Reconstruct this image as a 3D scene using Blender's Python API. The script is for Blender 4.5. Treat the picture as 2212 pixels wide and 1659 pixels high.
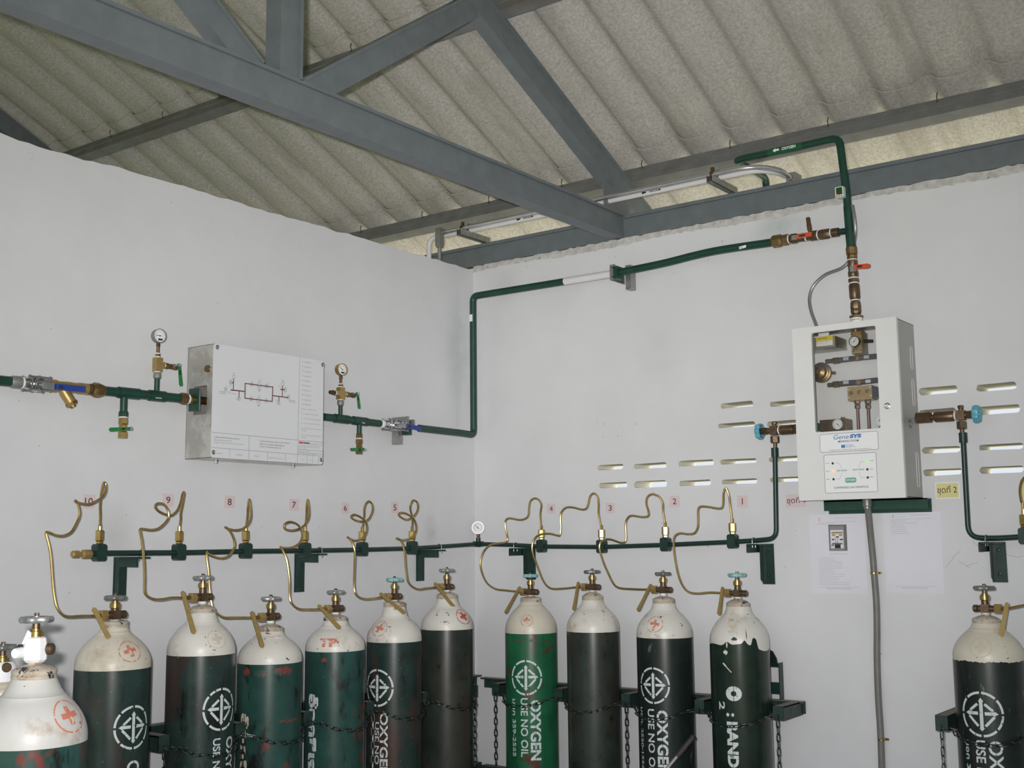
import bpy, bmesh, math, random
from mathutils import Vector, Matrix
random.seed(7)
for o in list(bpy.data.objects): bpy.data.objects.remove(o)
scene = bpy.context.scene
COL = scene.collection
PI = math.pi

# ------------------------------------------------------------------ camera
FPX, IW, IH = 2537.27, 2212.0, 1659.0
PITCH, ROLL, YAW = math.radians(7.68923), math.radians(-.54784), math.radians(36.7115)
_cy, _sy = math.cos(YAW), math.sin(YAW)
FW = Vector((-_sy*math.cos(PITCH), _cy*math.cos(PITCH), math.sin(PITCH)))
_r0 = Vector((_cy, _sy, 0)); _u0 = _r0.cross(FW)
RT = _r0*math.cos(ROLL) + _u0*math.sin(ROLL)
UP = -_r0*math.sin(ROLL) + _u0*math.cos(ROLL)
CAM = Vector((3.55412, -4.45625, 1.65))
cd = bpy.data.cameras.new('camera'); cam = bpy.data.objects.new('camera', cd); COL.objects.link(cam)
cd.sensor_fit = 'HORIZONTAL'; cd.sensor_width = 36.0; cd.lens = FPX/IW*36.0; cd.clip_start = .05
M3 = Matrix((RT, UP, -FW)).transposed()
cam.matrix_world = Matrix.Translation(CAM) @ M3.to_4x4()
scene.camera = cam

# ------------------------------------------------------------------ light
world = bpy.data.worlds.new('sky'); scene.world = world; world.use_nodes = True
bg = world.node_tree.nodes['Background']
bg.inputs[0].default_value = (.89, .955, 1.05, 1); bg.inputs[1].default_value = .60
fl = bpy.data.lights.new('camera_flash', 'AREA'); fl.spread = math.radians(84); fl.energy = 23.5; fl.shape = 'RECTANGLE'; fl.size = .05; fl.size_y = .03
fl.color = (1, .97, .945)
flo = bpy.data.objects.new('camera_flash', fl); COL.objects.link(flo)
flo.matrix_world = Matrix.Translation(CAM - RT*.07 + UP*.06 + FW*.02) @ M3.to_4x4()
sn = bpy.data.lights.new('sun', 'SUN'); sn.energy = 4.2; sn.angle = math.radians(3); sn.color = (1, .96, .88)
sno = bpy.data.objects.new('sun', sn); COL.objects.link(sno); sno.rotation_euler = Vector((-.25, -.55, -1)).to_track_quat('-Z', 'Y').to_euler()
cy = scene.cycles
cy.max_bounces = 6; cy.diffuse_bounces = 3; cy.glossy_bounces = 3; cy.transmission_bounces = 3; cy.transparent_max_bounces = 6
cy.caustics_reflective = False; cy.caustics_refractive = False; cy.use_adaptive_sampling = True; cy.adaptive_threshold = .05
vs = scene.view_settings
vs.view_transform = 'Standard'; vs.look = 'None'; vs.gamma = 1; vs.use_curve_mapping = False
vs.exposure = .52

# ------------------------------------------------------------------ places: where a sight line meets a wall plane
def ray(px, py): return RT*((px-IW/2)/FPX) - UP*((py-IH/2)/FPX) + FW
def LW(px, py, off=0.):               # plane parallel to the left wall, off metres into the room
    d = ray(px, py); return CAM + d*((off-CAM.x)/d.x)
def RW(px, py, off=0.):               # plane parallel to the right wall
    d = ray(px, py); return CAM + d*((-off-CAM.y)/d.y)
def ZP(px, py, z):
    d = ray(px, py); return CAM + d*((z-CAM.z)/d.z)
FH = Vector((FW.x, FW.y, 0)).normalized()
def AXZ(py, ax, fwd=0., px=None):     # height where image row py meets the vertical line at ax (moved fwd metres to the viewer)
    p = Vector((ax[0], ax[1], 0)); h = Vector((CAM.x-p.x, CAM.y-p.y, 0)).normalized(); p = p + h*fwd
    v = p - CAM; lo, hi = -1., 6.
    for _ in range(40):
        m = (lo+hi)/2; w = Vector((v.x, v.y, m-CAM.z)); z = w.dot(FW)
        y = IH/2 - FPX*w.dot(UP)/z
        if y > py: lo = m
        else: hi = m
    return (lo+hi)/2

# ------------------------------------------------------------------ materials
MT = {}
def mat(name, col, rough=.5, metal=0., var=0., vscale=8., spots=None, bump=0., bscale=60., stretch=None, emit=None, alpha=None, spec=None):
    m = bpy.data.materials.new(name); m.use_nodes = True; nt = m.node_tree; N = nt.nodes; Lk = nt.links
    b = N['Principled BSDF']; b.inputs['Roughness'].default_value = rough; b.inputs['Metallic'].default_value = metal
    if spec is not None: b.inputs['Specular IOR Level'].default_value = spec
    c4 = (*col, 1)
    b.inputs['Base Color'].default_value = c4
    last = None
    if var or spots or bump:
        tc = N.new('ShaderNodeTexCoord'); oi = N.new('ShaderNodeObjectInfo')
        ad = N.new('ShaderNodeVectorMath'); ad.operation = 'ADD'
        Lk.new(tc.outputs['Object'], ad.inputs[0]); Lk.new(oi.outputs['Location'], ad.inputs[1])
        vec = ad.outputs[0]
        if stretch:
            mp = N.new('ShaderNodeMapping'); mp.inputs['Scale'].default_value = stretch; Lk.new(vec, mp.inputs['Vector']); vec = mp.outputs[0]
    if var:
        no = N.new('ShaderNodeTexNoise'); no.inputs['Scale'].default_value = vscale; no.inputs['Detail'].default_value = 3; no.inputs['Roughness'].default_value = .65
        Lk.new(vec, no.inputs['Vector'])
        mr = N.new('ShaderNodeMapRange'); mr.inputs[1].default_value = .3; mr.inputs[2].default_value = .7
        mr.inputs[3].default_value = 1-var; mr.inputs[4].default_value = 1+var*.6
        Lk.new(no.outputs['Fac'], mr.inputs[0])
        vm = N.new('ShaderNodeVectorMath'); vm.operation = 'SCALE'; vm.inputs[0].default_value = col
        Lk.new(mr.outputs[0], vm.inputs['Scale']); last = vm.outputs[0]
    for sp in (spots or []):          # (colour, scale, threshold, softness, stretch)
        no = N.new('ShaderNodeTexNoise'); no.inputs['Scale'].default_value = sp[1]; no.inputs['Detail'].default_value = 4; no.inputs['Roughness'].default_value = .7
        v2 = vec
        if len(sp) > 4:
            mp = N.new('ShaderNodeMapping'); mp.inputs['Scale'].default_value = sp[4]; mp.inputs['Location'].default_value = (sp[1]*.37, 1.7, sp[2]*9); Lk.new(vec, mp.inputs['Vector']); v2 = mp.outputs[0]
        Lk.new(v2, no.inputs['Vector'])
        mr = N.new('ShaderNodeMapRange'); mr.inputs[1].default_value = sp[2]; mr.inputs[2].default_value = sp[2]+sp[3]
        Lk.new(no.outputs['Fac'], mr.inputs[0])
        mx = N.new('ShaderNodeMix'); mx.data_type = 'RGBA'
        Lk.new(mr.outputs[0], mx.inputs['Factor'])
        if last is not None: Lk.new(last, mx.inputs['A'])
        else: mx.inputs['A'].default_value = c4
        mx.inputs['B'].default_value = (*sp[0], 1); last = mx.outputs['Result']
    if last is not None: Lk.new(last, b.inputs['Base Color'])
    if bump:
        no = N.new('ShaderNodeTexNoise'); no.inputs['Scale'].default_value = bscale; no.inputs['Detail'].default_value = 2
        Lk.new(vec, no.inputs['Vector'])
        bp = N.new('ShaderNodeBump'); bp.inputs['Strength'].default_value = bump; bp.inputs['Distance'].default_value = .01
        Lk.new(no.outputs['Fac'], bp.inputs['Height']); Lk.new(bp.outputs[0], b.inputs['Normal'])
    if emit: b.inputs['Emission Color'].default_value = (*emit[0], 1); b.inputs['Emission Strength'].default_value = emit[1]
    MT[name] = m; return m
def sr(r, g, b):                      # 0-255 display colour to linear
    f = lambda c: ((c/255+.055)/1.055)**2.4 if c > 10 else c/255/12.92
    return (f(r), f(g), f(b))

mat('wall_paint', (.70, .705, .73), .75, var=.05, vscale=2.2, bump=.12, bscale=25)
def wall_stain(pos, rad, col, strength, zs=1.):
    nt = MT['wall_paint'].node_tree; N = nt.nodes; Lk = nt.links; b = N['Principled BSDF']
    src = b.inputs['Base Color'].links[0].from_socket
    ge = N.new('ShaderNodeNewGeometry'); sb = N.new('ShaderNodeVectorMath'); sb.operation = 'SUBTRACT'; sb.inputs[1].default_value = pos; Lk.new(ge.outputs['Position'], sb.inputs[0])
    ml = N.new('ShaderNodeVectorMath'); ml.operation = 'MULTIPLY'; ml.inputs[1].default_value = (1, 1, zs); Lk.new(sb.outputs[0], ml.inputs[0])
    ln = N.new('ShaderNodeVectorMath'); ln.operation = 'LENGTH'; Lk.new(ml.outputs[0], ln.inputs[0])
    mr = N.new('ShaderNodeMapRange'); mr.inputs[1].default_value = rad; mr.inputs[2].default_value = 0; mr.inputs[4].default_value = strength; mr.interpolation_type = 'SMOOTHSTEP'; Lk.new(ln.outputs['Value'], mr.inputs[0])
    no = N.get('stain_noise')
    if no is None:
        no = N.new('ShaderNodeTexNoise'); no.name = 'stain_noise'; no.inputs['Scale'].default_value = 14; no.inputs['Detail'].default_value = 2; Lk.new(ge.outputs['Position'], no.inputs['Vector'])
    mu = N.new('ShaderNodeMath'); mu.operation = 'MULTIPLY'; Lk.new(mr.outputs[0], mu.inputs[0]); Lk.new(no.outputs['Fac'], mu.inputs[1])
    mx = N.new('ShaderNodeMix'); mx.data_type = 'RGBA'; Lk.new(mu.outputs[0], mx.inputs['Factor']); Lk.new(src, mx.inputs['A']); mx.inputs['B'].default_value = (*col, 1); Lk.new(mx.outputs['Result'], b.inputs['Base Color'])
wall_stain(RW(1685, 492), .16, (.25, .36, .34), .75, 1.6); wall_stain(LW(988, 760), .16, (.33, .42, .42), .6, .45); wall_stain(LW(930, 1145), .07, (.40, .36, .33), .6, .6)
wall_stain(RW(1420, 770), .18, (.45, .45, .44), .35, .8); wall_stain(RW(1090, 620), .12, (.40, .46, .44), .4); wall_stain(LW(250, 1150), .10, (.42, .41, .40), .5, .7)
mat('wall_render', (.55, .54, .52), .8, var=.25, vscale=30, bump=.6, bscale=40, spots=[((.25, .23, .2), 18, .62, .1)])
mat('cream_bounce_tint', (.84, .82, .70), .8, var=.08, vscale=12)  # warmth of sunlit-ground bounce put into the colour of slot sides and outer face
mat('floor_concrete', (.60, .59, .56), .8, var=.15, vscale=4, bump=.1)
mat('ground_outside', (.60, .58, .46), .9)
mat('yard_low_bounce', (.20, .22, .12), .95)  # unseen yard, coloured dark to limit light bounced into the room
mat('fibre_cement', (.48, .46, .43), .85, var=.27, vscale=85, spots=[((.29, .275, .235), 6, .52, .28, (1, .16, .16)), ((.54, .52, .48), 10, .58, .25, (1, .16, .16))], bump=.10, bscale=90)
mat('steel_paint', (.150, .172, .184), .42, var=.12, vscale=14, spots=[((.20, .19, .17), 9, .66, .12)], spec=.4)
mat('steel_dusty', (.175, .165, .15), .7, var=.3, vscale=25)
mat('purlin_steel', (.17, .175, .175), .5, var=.2, vscale=12, spots=[((.14, .12, .10), 7, .55, .2, (.3, 1, 1))])
mat('green_paint', (.011, .055, .038), .38, var=.25, vscale=20, spots=[((.05, .11, .09), 30, .68, .1)])
mat('dark_green', (.010, .036, .029), .38, var=.3, vscale=30, spots=[((.09, .11, .10), 45, .68, .06)])
mat('rack_green', (.02, .045, .038), .5, var=.4, vscale=25, spots=[((.11, .095, .08), 14, .6, .15)])
mat('dust_top', (.30, .265, .23), .85, var=.2, vscale=30)
mat('galvanised', (.38, .39, .38), .42, .75, var=.25, vscale=25)
mat('galvanised_bright', (.62, .62, .62), .28, .8, var=.1, vscale=25)
mat('zinc_dull', (.30, .30, .29), .5, .5, var=.2, vscale=25)
mat('chrome', (.62, .63, .65), .18, 1)
mat('stainless', (.60, .585, .55), .38, .55, var=.12, vscale=7, spots=[((.44, .425, .395), 5, .52, .08)])
mat('brass', (.46, .33, .12), .28, .95, var=.2, vscale=40)
mat('brass_dark', (.27, .18, .08), .4, .85, var=.3, vscale=50)
mat('bronze', (.165, .112, .068), .42, .75, var=.3, vscale=60)
mat('brass_matte', (.44, .31, .12), .42, .6, var=.15, vscale=60)
mat('copper_tube', (.50, .36, .15), .32, .9, var=.2, vscale=30)
mat('copper_pipe', (.22, .12, .09), .45, .7, var=.2, vscale=40)
mat('tape_white', (.82, .82, .80), .6)
mat('gauge_white', (.82, .83, .83), .5)
mat('ink_black', (.02, .02, .022), .6)
mat('ink_grey', (.16, .16, .18), .6)
mat('ink_soft', (.26, .26, .29), .6)
mat('ink_red', (.55, .10, .09), .6)
mat('ink_red_soft', (.56, .30, .31), .6)
mat('ink_maroon', (.13, .04, .045), .6)
mat('ink_blue', (.05, .20, .48), .5)
mat('ink_marker', (.06, .08, .32), .6)
mat('black_plastic', (.02, .02, .022), .35)
mat('blue_lever', (.02, .05, .28), .4)
mat('green_lever', (.02, .20, .05), .4, var=.15, vscale=30)
mat('orange_lever', (.62, .09, .03), .4)
mat('cyan_wheel', (.12, .42, .55), .4, var=.2, vscale=40)
mat('pale_cyan_wheel', (.25, .50, .52), .35, var=.25, vscale=60)
mat('alloy_wheel', (.42, .43, .42), .35, .7, var=.35, vscale=70)
mat('alloy_wheel_dark', (.24, .24, .235), .42, .6, var=.35, vscale=70)
mat('white_panel', (.70, .71, .74), .35, var=.02, vscale=4)
mat('white_enamel', (.76, .76, .76), .35, var=.03, vscale=5)
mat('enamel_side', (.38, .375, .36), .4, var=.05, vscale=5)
mat('enamel_inside', (.80, .80, .80), .5)
mat('zinc_box', (.42, .39, .30), .35, .6, var=.1, vscale=10)
mat('paper_pink', (.72, .58, .60), .7)
mat('paper_yellow', (.74, .66, .30), .6)
mat('paper_white', (.76, .76, .83), .25, var=.03, vscale=6, bump=.05, bscale=8)
mat('sticker_white', (.85, .86, .88), .4)
mat('sticker_yellow', (.80, .62, .04), .5)
mat('sticker_green', (.12, .42, .25), .5)
mat('pipe_green_band', (.012, .095, .04), .35)
mat('grey_pvc', (.18, .175, .165), .45, var=.1, vscale=20)
mat('grey_flex', (.26, .26, .25), .4, .5)
mat('white_pvc', (.74, .73, .75), .45, var=.04, vscale=9)
mat('led_orange', (.8, .25, .03), .4, emit=((1, .32, .04), 1.2))
mat('led_green', (.2, .6, .05), .4, emit=((.3, .9, .1), .5))
mat('lcd_green', (.012, .03, .008), .3, emit=((.1, .45, .04), .05))
mat('lcd_red', (.4, .02, .02), .3, emit=((1, .05, .03), .25))
mat('stencil_white', (.62, .68, .68), .55, spots=[((.05, .09, .08), 60, .60, .05)])
mat('stencil_red', (.62, .20, .13), .6, spots=[((.70, .62, .54), 45, .55, .08)])
mat('stencil_red_strong', (.55, .06, .05), .6)
mat('stencil_faded', (.60, .52, .42), .6)
chips = lambda th: [((.03, .03, .03), 46, th-.045, .015), ((.05, .045, .04), 14, th-.02, .02, (1, 1, 2.5)), ((.47, .38, .28), 8, .56, .2)]
mat('cyl_white', (.70, .68, .63), .38, var=.05, vscale=10, spots=chips(.70))
mat('cyl_cream', (.66, .62, .52), .38, var=.07, vscale=8, spots=chips(.725))
mat('cyl_white_chipped', (.60, .59, .565), .4, var=.07, vscale=12, spots=[((.03, .03, .035), 30, .66, .02), ((.42, .33, .25), 9, .6, .16)])
mat('neck_worn', (.52, .46, .38), .5, var=.2, vscale=30, spots=[((.03, .03, .03), 40, .60, .03), ((.34, .22, .13), 14, .55, .12)])
ring = [((.010, .010, .010), 18, .54, .12, (1, 1, .25)), ((.055, .032, .026), 6, .53, .14, (1, 1, .35)), ((.13, .15, .14), 75, .655, .04)]
mat('cyl_dark', (.020, .042, .037), .3, var=.35, vscale=9, spots=ring)
mat('cyl_teal', (.022, .068, .058), .3, var=.3, vscale=9, spots=[((.012, .014, .014), 16, .55, .10, (1, 1, .4)), ((.17, .03, .022), 6.5, .60, .05, (1, 1, .6))])
mat('cyl_green', (.016, .125, .056), .32, var=.2, vscale=9, spots=[((.10, .03, .02), 7, .585, .06), ((.010, .06, .03), 12, .55, .15, (1, 1, .3))])
mat('cyl_brown', (.030, .040, .034), .3, var=.4, vscale=8, spots=[((.055, .035, .03), 4, .5, .2, (1, 1, .3)), ((.012, .012, .012), 20, .6, .1)])
mat('cyl_black', (.013, .022, .020), .32, var=.35, vscale=10, spots=[((.13, .14, .11), 60, .645, .04, (1, 1, .25)), ((.04, .028, .02), 7, .56, .12, (1, 1, .4))])
mat('cyl_wet', (.016, .030, .022), .22, var=.5, vscale=7, spots=[((.05, .055, .045), 5, .56, .2, (1, 1, .4))])
mat('primer_red', (.20, .040, .028), .5, spots=[((.022, .06, .05), 32, .50, .05)])
mat('primer_on_green', (.11, .03, .022), .5, spots=[((.016, .11, .05), 32, .48, .06)])
mat('chain_steel', (.055, .07, .064), .35, .8, var=.4, vscale=80)
mat('black_rubber', (.035, .03, .03), .6)
mat('alu_tube', (.45, .42, .40), .3, .8)
mat('white_wrap', (.86, .87, .90), .55)
gm = mat('clear_pane', (.93, .95, .93), .03)
gn = gm.node_tree; gb = gn.nodes['Principled BSDF']
tr = gn.nodes.new('ShaderNodeBsdfTransparent'); tr.inputs[0].default_value = (.97, .97, .965, 1)
gl = gn.nodes.new('ShaderNodeBsdfGlossy'); gl.inputs['Roughness'].default_value = .04
fr = gn.nodes.new('ShaderNodeFresnel'); fr.inputs[0].default_value = 1.45
ms = gn.nodes.new('ShaderNodeMixShader')
gn.links.new(fr.outputs[0], ms.inputs[0]); gn.links.new(tr.outputs[0], ms.inputs[1]); gn.links.new(gl.outputs[0], ms.inputs[2])
gn.links.new(ms.outputs[0], gn.nodes['Material Output'].inputs['Surface'])

# ------------------------------------------------------------------ mesh helpers (all take world coordinates)
def frame(axis, hint=None):
    a = Vector(axis).normalized()
    h = Vector(hint) if hint is not None else (Vector((0, 0, 1)) if abs(a.z) < .9 else Vector((1, 0, 0)))
    x = h.cross(a).normalized(); y = a.cross(x)
    return x, y, a
class MB:
    def __init__(s): s.v = []; s.f = []; s.mi = []; s.cur = 0
    def _add(s, vs, fs):
        o = len(s.v); s.v += [Vector(p) for p in vs]; s.f += [tuple(i+o for i in f) for f in fs]; s.mi += [s.cur]*len(fs); return s
    def box(s, c, h, X=(1, 0, 0), Y=(0, 1, 0), Z=(0, 0, 1)):
        c, X, Y, Z = Vector(c), Vector(X), Vector(Y), Vector(Z)
        P = [c + X*(h[0]*a) + Y*(h[1]*b) + Z*(h[2]*d) for d in (-1, 1) for b in (-1, 1) for a in (-1, 1)]
        return s._add(P, [(0, 2, 3, 1), (4, 5, 7, 6), (0, 1, 5, 4), (2, 6, 7, 3), (0, 4, 6, 2), (1, 3, 7, 5)])
    def bb(s, a, b): # min/max box
        a, b = Vector(a), Vector(b); return s.box((a+b)/2, [abs(q)/2 for q in (b-a)])
    def lathe(s, o, axis, prof, n=20, hint=None, phase=0., cap=True):
        o = Vector(o); x, y, a = frame(axis, hint); P = []; F = []
        for r, h in prof:
            for k in range(n):
                t = 2*PI*(k+phase)/n; P.append(o + a*h + x*(r*math.cos(t)) + y*(r*math.sin(t)))
        for i in range(len(prof)-1):
            for k in range(n):
                k2 = (k+1) % n; F.append((i*n+k, i*n+k2, (i+1)*n+k2, (i+1)*n+k))
        if cap: F += [tuple(reversed(range(n))), tuple(range((len(prof)-1)*n, len(prof)*n))]
        return s._add(P, F)
    def tube(s, pts, r, n=10, closed=False, cap=True):
        pts = [Vector(p) for p in pts]; m = len(pts); P = []; F = []; T = []
        for i in range(m):
            a = pts[(i-1) % m] if (closed or i) else pts[0]; b = pts[(i+1) % m] if (closed or i < m-1) else pts[-1]
            t = b-a; T.append(t.normalized() if t.length > 1e-9 else (T[-1] if T else Vector((0, 0, 1))))
        x, y, _ = frame(T[0])
        for i in range(m):
            x = (x - T[i]*x.dot(T[i])); x = x.normalized() if x.length > 1e-6 else frame(T[i])[0]
            y = T[i].cross(x); rr = r[i] if isinstance(r, (list, tuple)) else r
            for k in range(n):
                t = 2*PI*k/n; P.append(pts[i] + x*(rr*math.cos(t)) + y*(rr*math.sin(t)))
        for i in range(m if closed else m-1):
            j = (i+1) % m
            for k in range(n): F.append((i*n+k, i*n+(k+1) % n, j*n+(k+1) % n, j*n+k))
        if cap and not closed: F += [tuple(reversed(range(n))), tuple(range((m-1)*n, m*n))]
        return s._add(P, F)
    def prism(s, poly, o, X, Y, depth, N=None): # poly in plane (X,Y) at o, extruded along N by depth
        o, X, Y = Vector(o), Vector(X), Vector(Y); N = Vector(N) if N is not None else X.cross(Y); n = len(poly)
        P = [o + X*u + Y*v for u, v in poly]; P += [p + N*depth for p in P]
        F = [tuple(reversed(range(n))), tuple(range(n, 2*n))] + [(i, (i+1) % n, (i+1) % n+n, i+n) for i in range(n)]
        return s._add(P, F)
    def section(s, prof, pts, X, Y): # closed profile swept straight between two points
        a, b = Vector(pts[0]), Vector(pts[1]); X, Y = Vector(X), Vector(Y); n = len(prof)
        P = [a + X*u + Y*v for u, v in prof] + [b + X*u + Y*v for u, v in prof]
        F = [(i, (i+1) % n, (i+1) % n+n, i+n) for i in range(n)] + [tuple(reversed(range(n))), tuple(range(n, 2*n))]
        return s._add(P, F)
def mesh_of(name, mb, smooth=35, origin=None, fixn=True):
    o = Vector(origin) if origin is not None else Vector((0, 0, 0))
    me = bpy.data.meshes.new(name); me.from_pydata([tuple(v-o) for v in mb.v], [], mb.f)
    if any(mb.mi): me.polygons.foreach_set('material_index', mb.mi)
    if fixn:
        bm = bmesh.new(); bm.from_mesh(me); bmesh.ops.recalc_face_normals(bm, faces=bm.faces); bm.to_mesh(me); bm.free()
    if smooth:
        me.polygons.foreach_set('use_smooth', [True]*len(me.polygons)); me.set_sharp_from_angle(angle=math.radians(smooth))
    me.update(); return me
def wloc(p):
    v = Vector((0, 0, 0))
    while p is not None: v += p.location; p = p.parent
    return v
def obj(name, mb, m, parent=None, smooth=35, origin=None, label=None):
    if isinstance(mb, tuple): mb = mb[0]
    if origin is None: origin = wloc(parent) if parent else Vector((0, 0, 0))
    me = mesh_of(name, mb, smooth, origin)
    for q in (m if isinstance(m, (list, tuple)) else [m]): me.materials.append(MT[q])
    o = bpy.data.objects.new(name, me); COL.objects.link(o)
    if parent: o.parent = parent
    else: o.location = origin
    if label: o['label'] = label
    return o
def inst(name, me, M, parent):
    o = bpy.data.objects.new(name, me); COL.objects.link(o); o.parent = parent
    o.matrix_basis = Matrix.Translation(-wloc(parent)) @ M
    return o
def tag(o, label, cat, group=None, kind=None):
    if label: o['label'] = label
    if cat: o['category'] = cat
    if group: o['group'] = group
    if kind: o['kind'] = kind
    return o
def thing(name, label, cat, loc, group=None):
    o = bpy.data.objects.new(name, None); COL.objects.link(o); o.location = loc; o.empty_display_size = .05
    return tag(o, label, cat, group)
def cat_rom(pts, sub=6):
    pts = [Vector(p) for p in pts]; out = []; n = len(pts)
    for i in range(n-1):
        p0, p1, p2, p3 = pts[max(i-1, 0)], pts[i], pts[i+1], pts[min(i+2, n-1)]
        for k in range(sub):
            t = k/sub; out.append(.5*((2*p1) + (p2-p0)*t + (2*p0-5*p1+4*p2-p3)*t*t + (3*p1-p0-3*p2+p3)*t**3))
    out.append(pts[-1]); return out
def fillet(pts, r, k=6):
    pts = [Vector(p) for p in pts]; out = [pts[0]]
    for i in range(1, len(pts)-1):
        a, b, c = pts[i-1], pts[i], pts[i+1]; u = (a-b); w = (c-b); q = min(r, u.length*.48, w.length*.48)
        p, s = b+u.normalized()*q, b+w.normalized()*q
        for j in range(k+1):
            t = j/k; out.append(p*(1-t)**2 + b*2*t*(1-t) + s*t*t)
    out.append(pts[-1]); return out
def rrect(w, h, r, k=4, cx=0, cy=0):
    out = []
    for sx, sy, a0 in ((1, 1, 0), (-1, 1, 90), (-1, -1, 180), (1, -1, 270)):
        for j in range(k+1):
            t = math.radians(a0+90*j/k); out.append((cx+sx*(w/2-r)+r*math.cos(t), cy+sy*(h/2-r)+r*math.sin(t)))
    return out
def holed_plate(outer, holes, o, X, Y, N, depth, mside=0, mback=0):
    """flat plate with holes: outer and holes are 2D loops"""
    o, X, Y, N = Vector(o), Vector(X), Vector(Y), Vector(N)
    mb = MB(); loops = [outer]+list(holes)
    bm = bmesh.new(); es = []
    for lp in loops:
        vs_ = [bm.verts.new((u, v, 0)) for u, v in lp]
        for i in range(len(vs_)): es.append(bm.edges.new((vs_[i], vs_[(i+1) % len(vs_)])))
    bmesh.ops.triangle_fill(bm, use_beauty=True, use_dissolve=False, edges=es)
    bm.verts.index_update(); V2 = [v.co.copy() for v in bm.verts]; F2 = [tuple(v.index for v in f.verts) for f in bm.faces]; bm.free()
    mb.cur = 0; mb._add([o+X*p.x+Y*p.y for p in V2], F2)
    mb.cur = mback; mb._add([o+X*p.x+Y*p.y+N*depth for p in V2], [tuple(reversed(f)) for f in F2])
    mb.cur = mside
    for li, lp in enumerate(loops):
        n = len(lp); P = [o+X*u+Y*v for u, v in lp]; P += [p+N*depth for p in P]
        mb._add(P, [(i, (i+1) % n, (i+1) % n+n, i+n) for i in range(n)])
    return mb
# lettering ---------------------------------------------------------------
TX = {}
def text2d(s, bold=0., slices=None):
    key = (s, bold, slices)
    if key in TX: return TX[key]
    cu = bpy.data.curves.new('t', 'FONT'); cu.body = s; cu.size = 1; cu.offset = bold; cu.resolution_u = 5
    ob = bpy.data.objects.new('t', cu); me = bpy.data.meshes.new_from_object(ob)
    bm = bmesh.new(); bm.from_mesh(me)
    if slices:
        ys = [v.co.y for v in bm.verts]; y = min(ys)+slices
        while y < max(ys):
            g = list(bm.verts)+list(bm.edges)+list(bm.faces)
            bmesh.ops.bisect_plane(bm, geom=g, plane_co=(0, y, 0), plane_no=(0, 1, 0)); y += slices
    if slices:                        # stencil bridge across the letters
        ys = [v.co.y for v in bm.verts]; md = (min(ys)+max(ys))/2; bw = .016
        for y in (md-bw, md+bw): bmesh.ops.bisect_plane(bm, geom=list(bm.verts)+list(bm.edges)+list(bm.faces), plane_co=(0, y, 0), plane_no=(0, 1, 0))
        bmesh.ops.delete(bm, geom=[f for f in bm.faces if abs(f.calc_center_median().y-md) < bw], context='FACES')
    bm.verts.index_update()
    V = [(v.co.x, v.co.y) for v in bm.verts]; F = [tuple(q.index for q in f.verts) for f in bm.faces]
    bm.free(); bpy.data.objects.remove(ob); bpy.data.curves.remove(cu); bpy.data.meshes.remove(me)
    x0, x1 = min(v[0] for v in V), max(v[0] for v in V); y0, y1 = min(v[1] for v in V), max(v[1] for v in V)
    TX[key] = (V, F, x0, x1, y0, y1); return TX[key]
LFR = (Vector((0, 1, 0)), Vector((0, 0, 1)), Vector((1, 0, 0)))
RFR = (Vector((1, 0, 0)), Vector((0, 0, 1)), Vector((0, -1, 0)))
def text_mb(mb, s, p, w, h, fr, bold=0., lift=.0006, shear=0.):
    """fit text s into a w x h box whose lower-left corner is p"""
    V, F, x0, x1, y0, y1 = text2d(s, bold); X, Y, N = fr; p = Vector(p)
    return mb._add([p + X*((u-x0)/(x1-x0)*w + shear*(v-y0)/(y1-y0)*h) + Y*((v-y0)/(y1-y0)*h) + N*lift for u, v in V], F)
def text(name, s, p, w, h, fr, m, parent, bold=0., lift=.0006, shear=0.):
    mb = MB(); text_mb(mb, s, p, w, h, fr, bold, lift, shear); return obj(name, mb, m, parent, smooth=0)
def flat(mb, poly, p, fr, lift=.0005):
    X, Y, N = fr; p = Vector(p)
    return mb._add([p + X*u + Y*v + N*lift for u, v in poly], [tuple(range(len(poly)))])
def stroke(mb, a, b, w, fr, lift=.0006):
    X, Y, N = fr; a, b = Vector(a), Vector(b); d = (b-a).normalized(); q = N.cross(d)*(w/2)
    return mb._add([a-q+N*lift, b-q+N*lift, b+q+N*lift, a+q+N*lift], [(0, 1, 2, 3)])
# ================================================================== the setting
def struct(o, kind='structure'): o['kind'] = kind; return o
def jitter_top(a, b, z, step, amp, seed):
    rnd = random.Random(seed); n = max(2, int(abs(b-a)/step)); out = []; q = 0
    for i in range(n+1):
        q = q*.6 + rnd.uniform(-amp, amp); out.append((a+(b-a)*i/n, z+q))
    return out
# left wall: inner face x = 0
top = jitter_top(-5.4, .0, 2.992, .035, .0045, 3)
outer = [(0, 0), (-5.4, 0)] + top
struct(obj('wall_left', holed_plate([(u, v) for u, v in outer], [], (0, 0, 0), (0, 1, 0), (0, 0, 1), (-1, 0, 0), .1), 'wall_paint', smooth=0))
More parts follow.
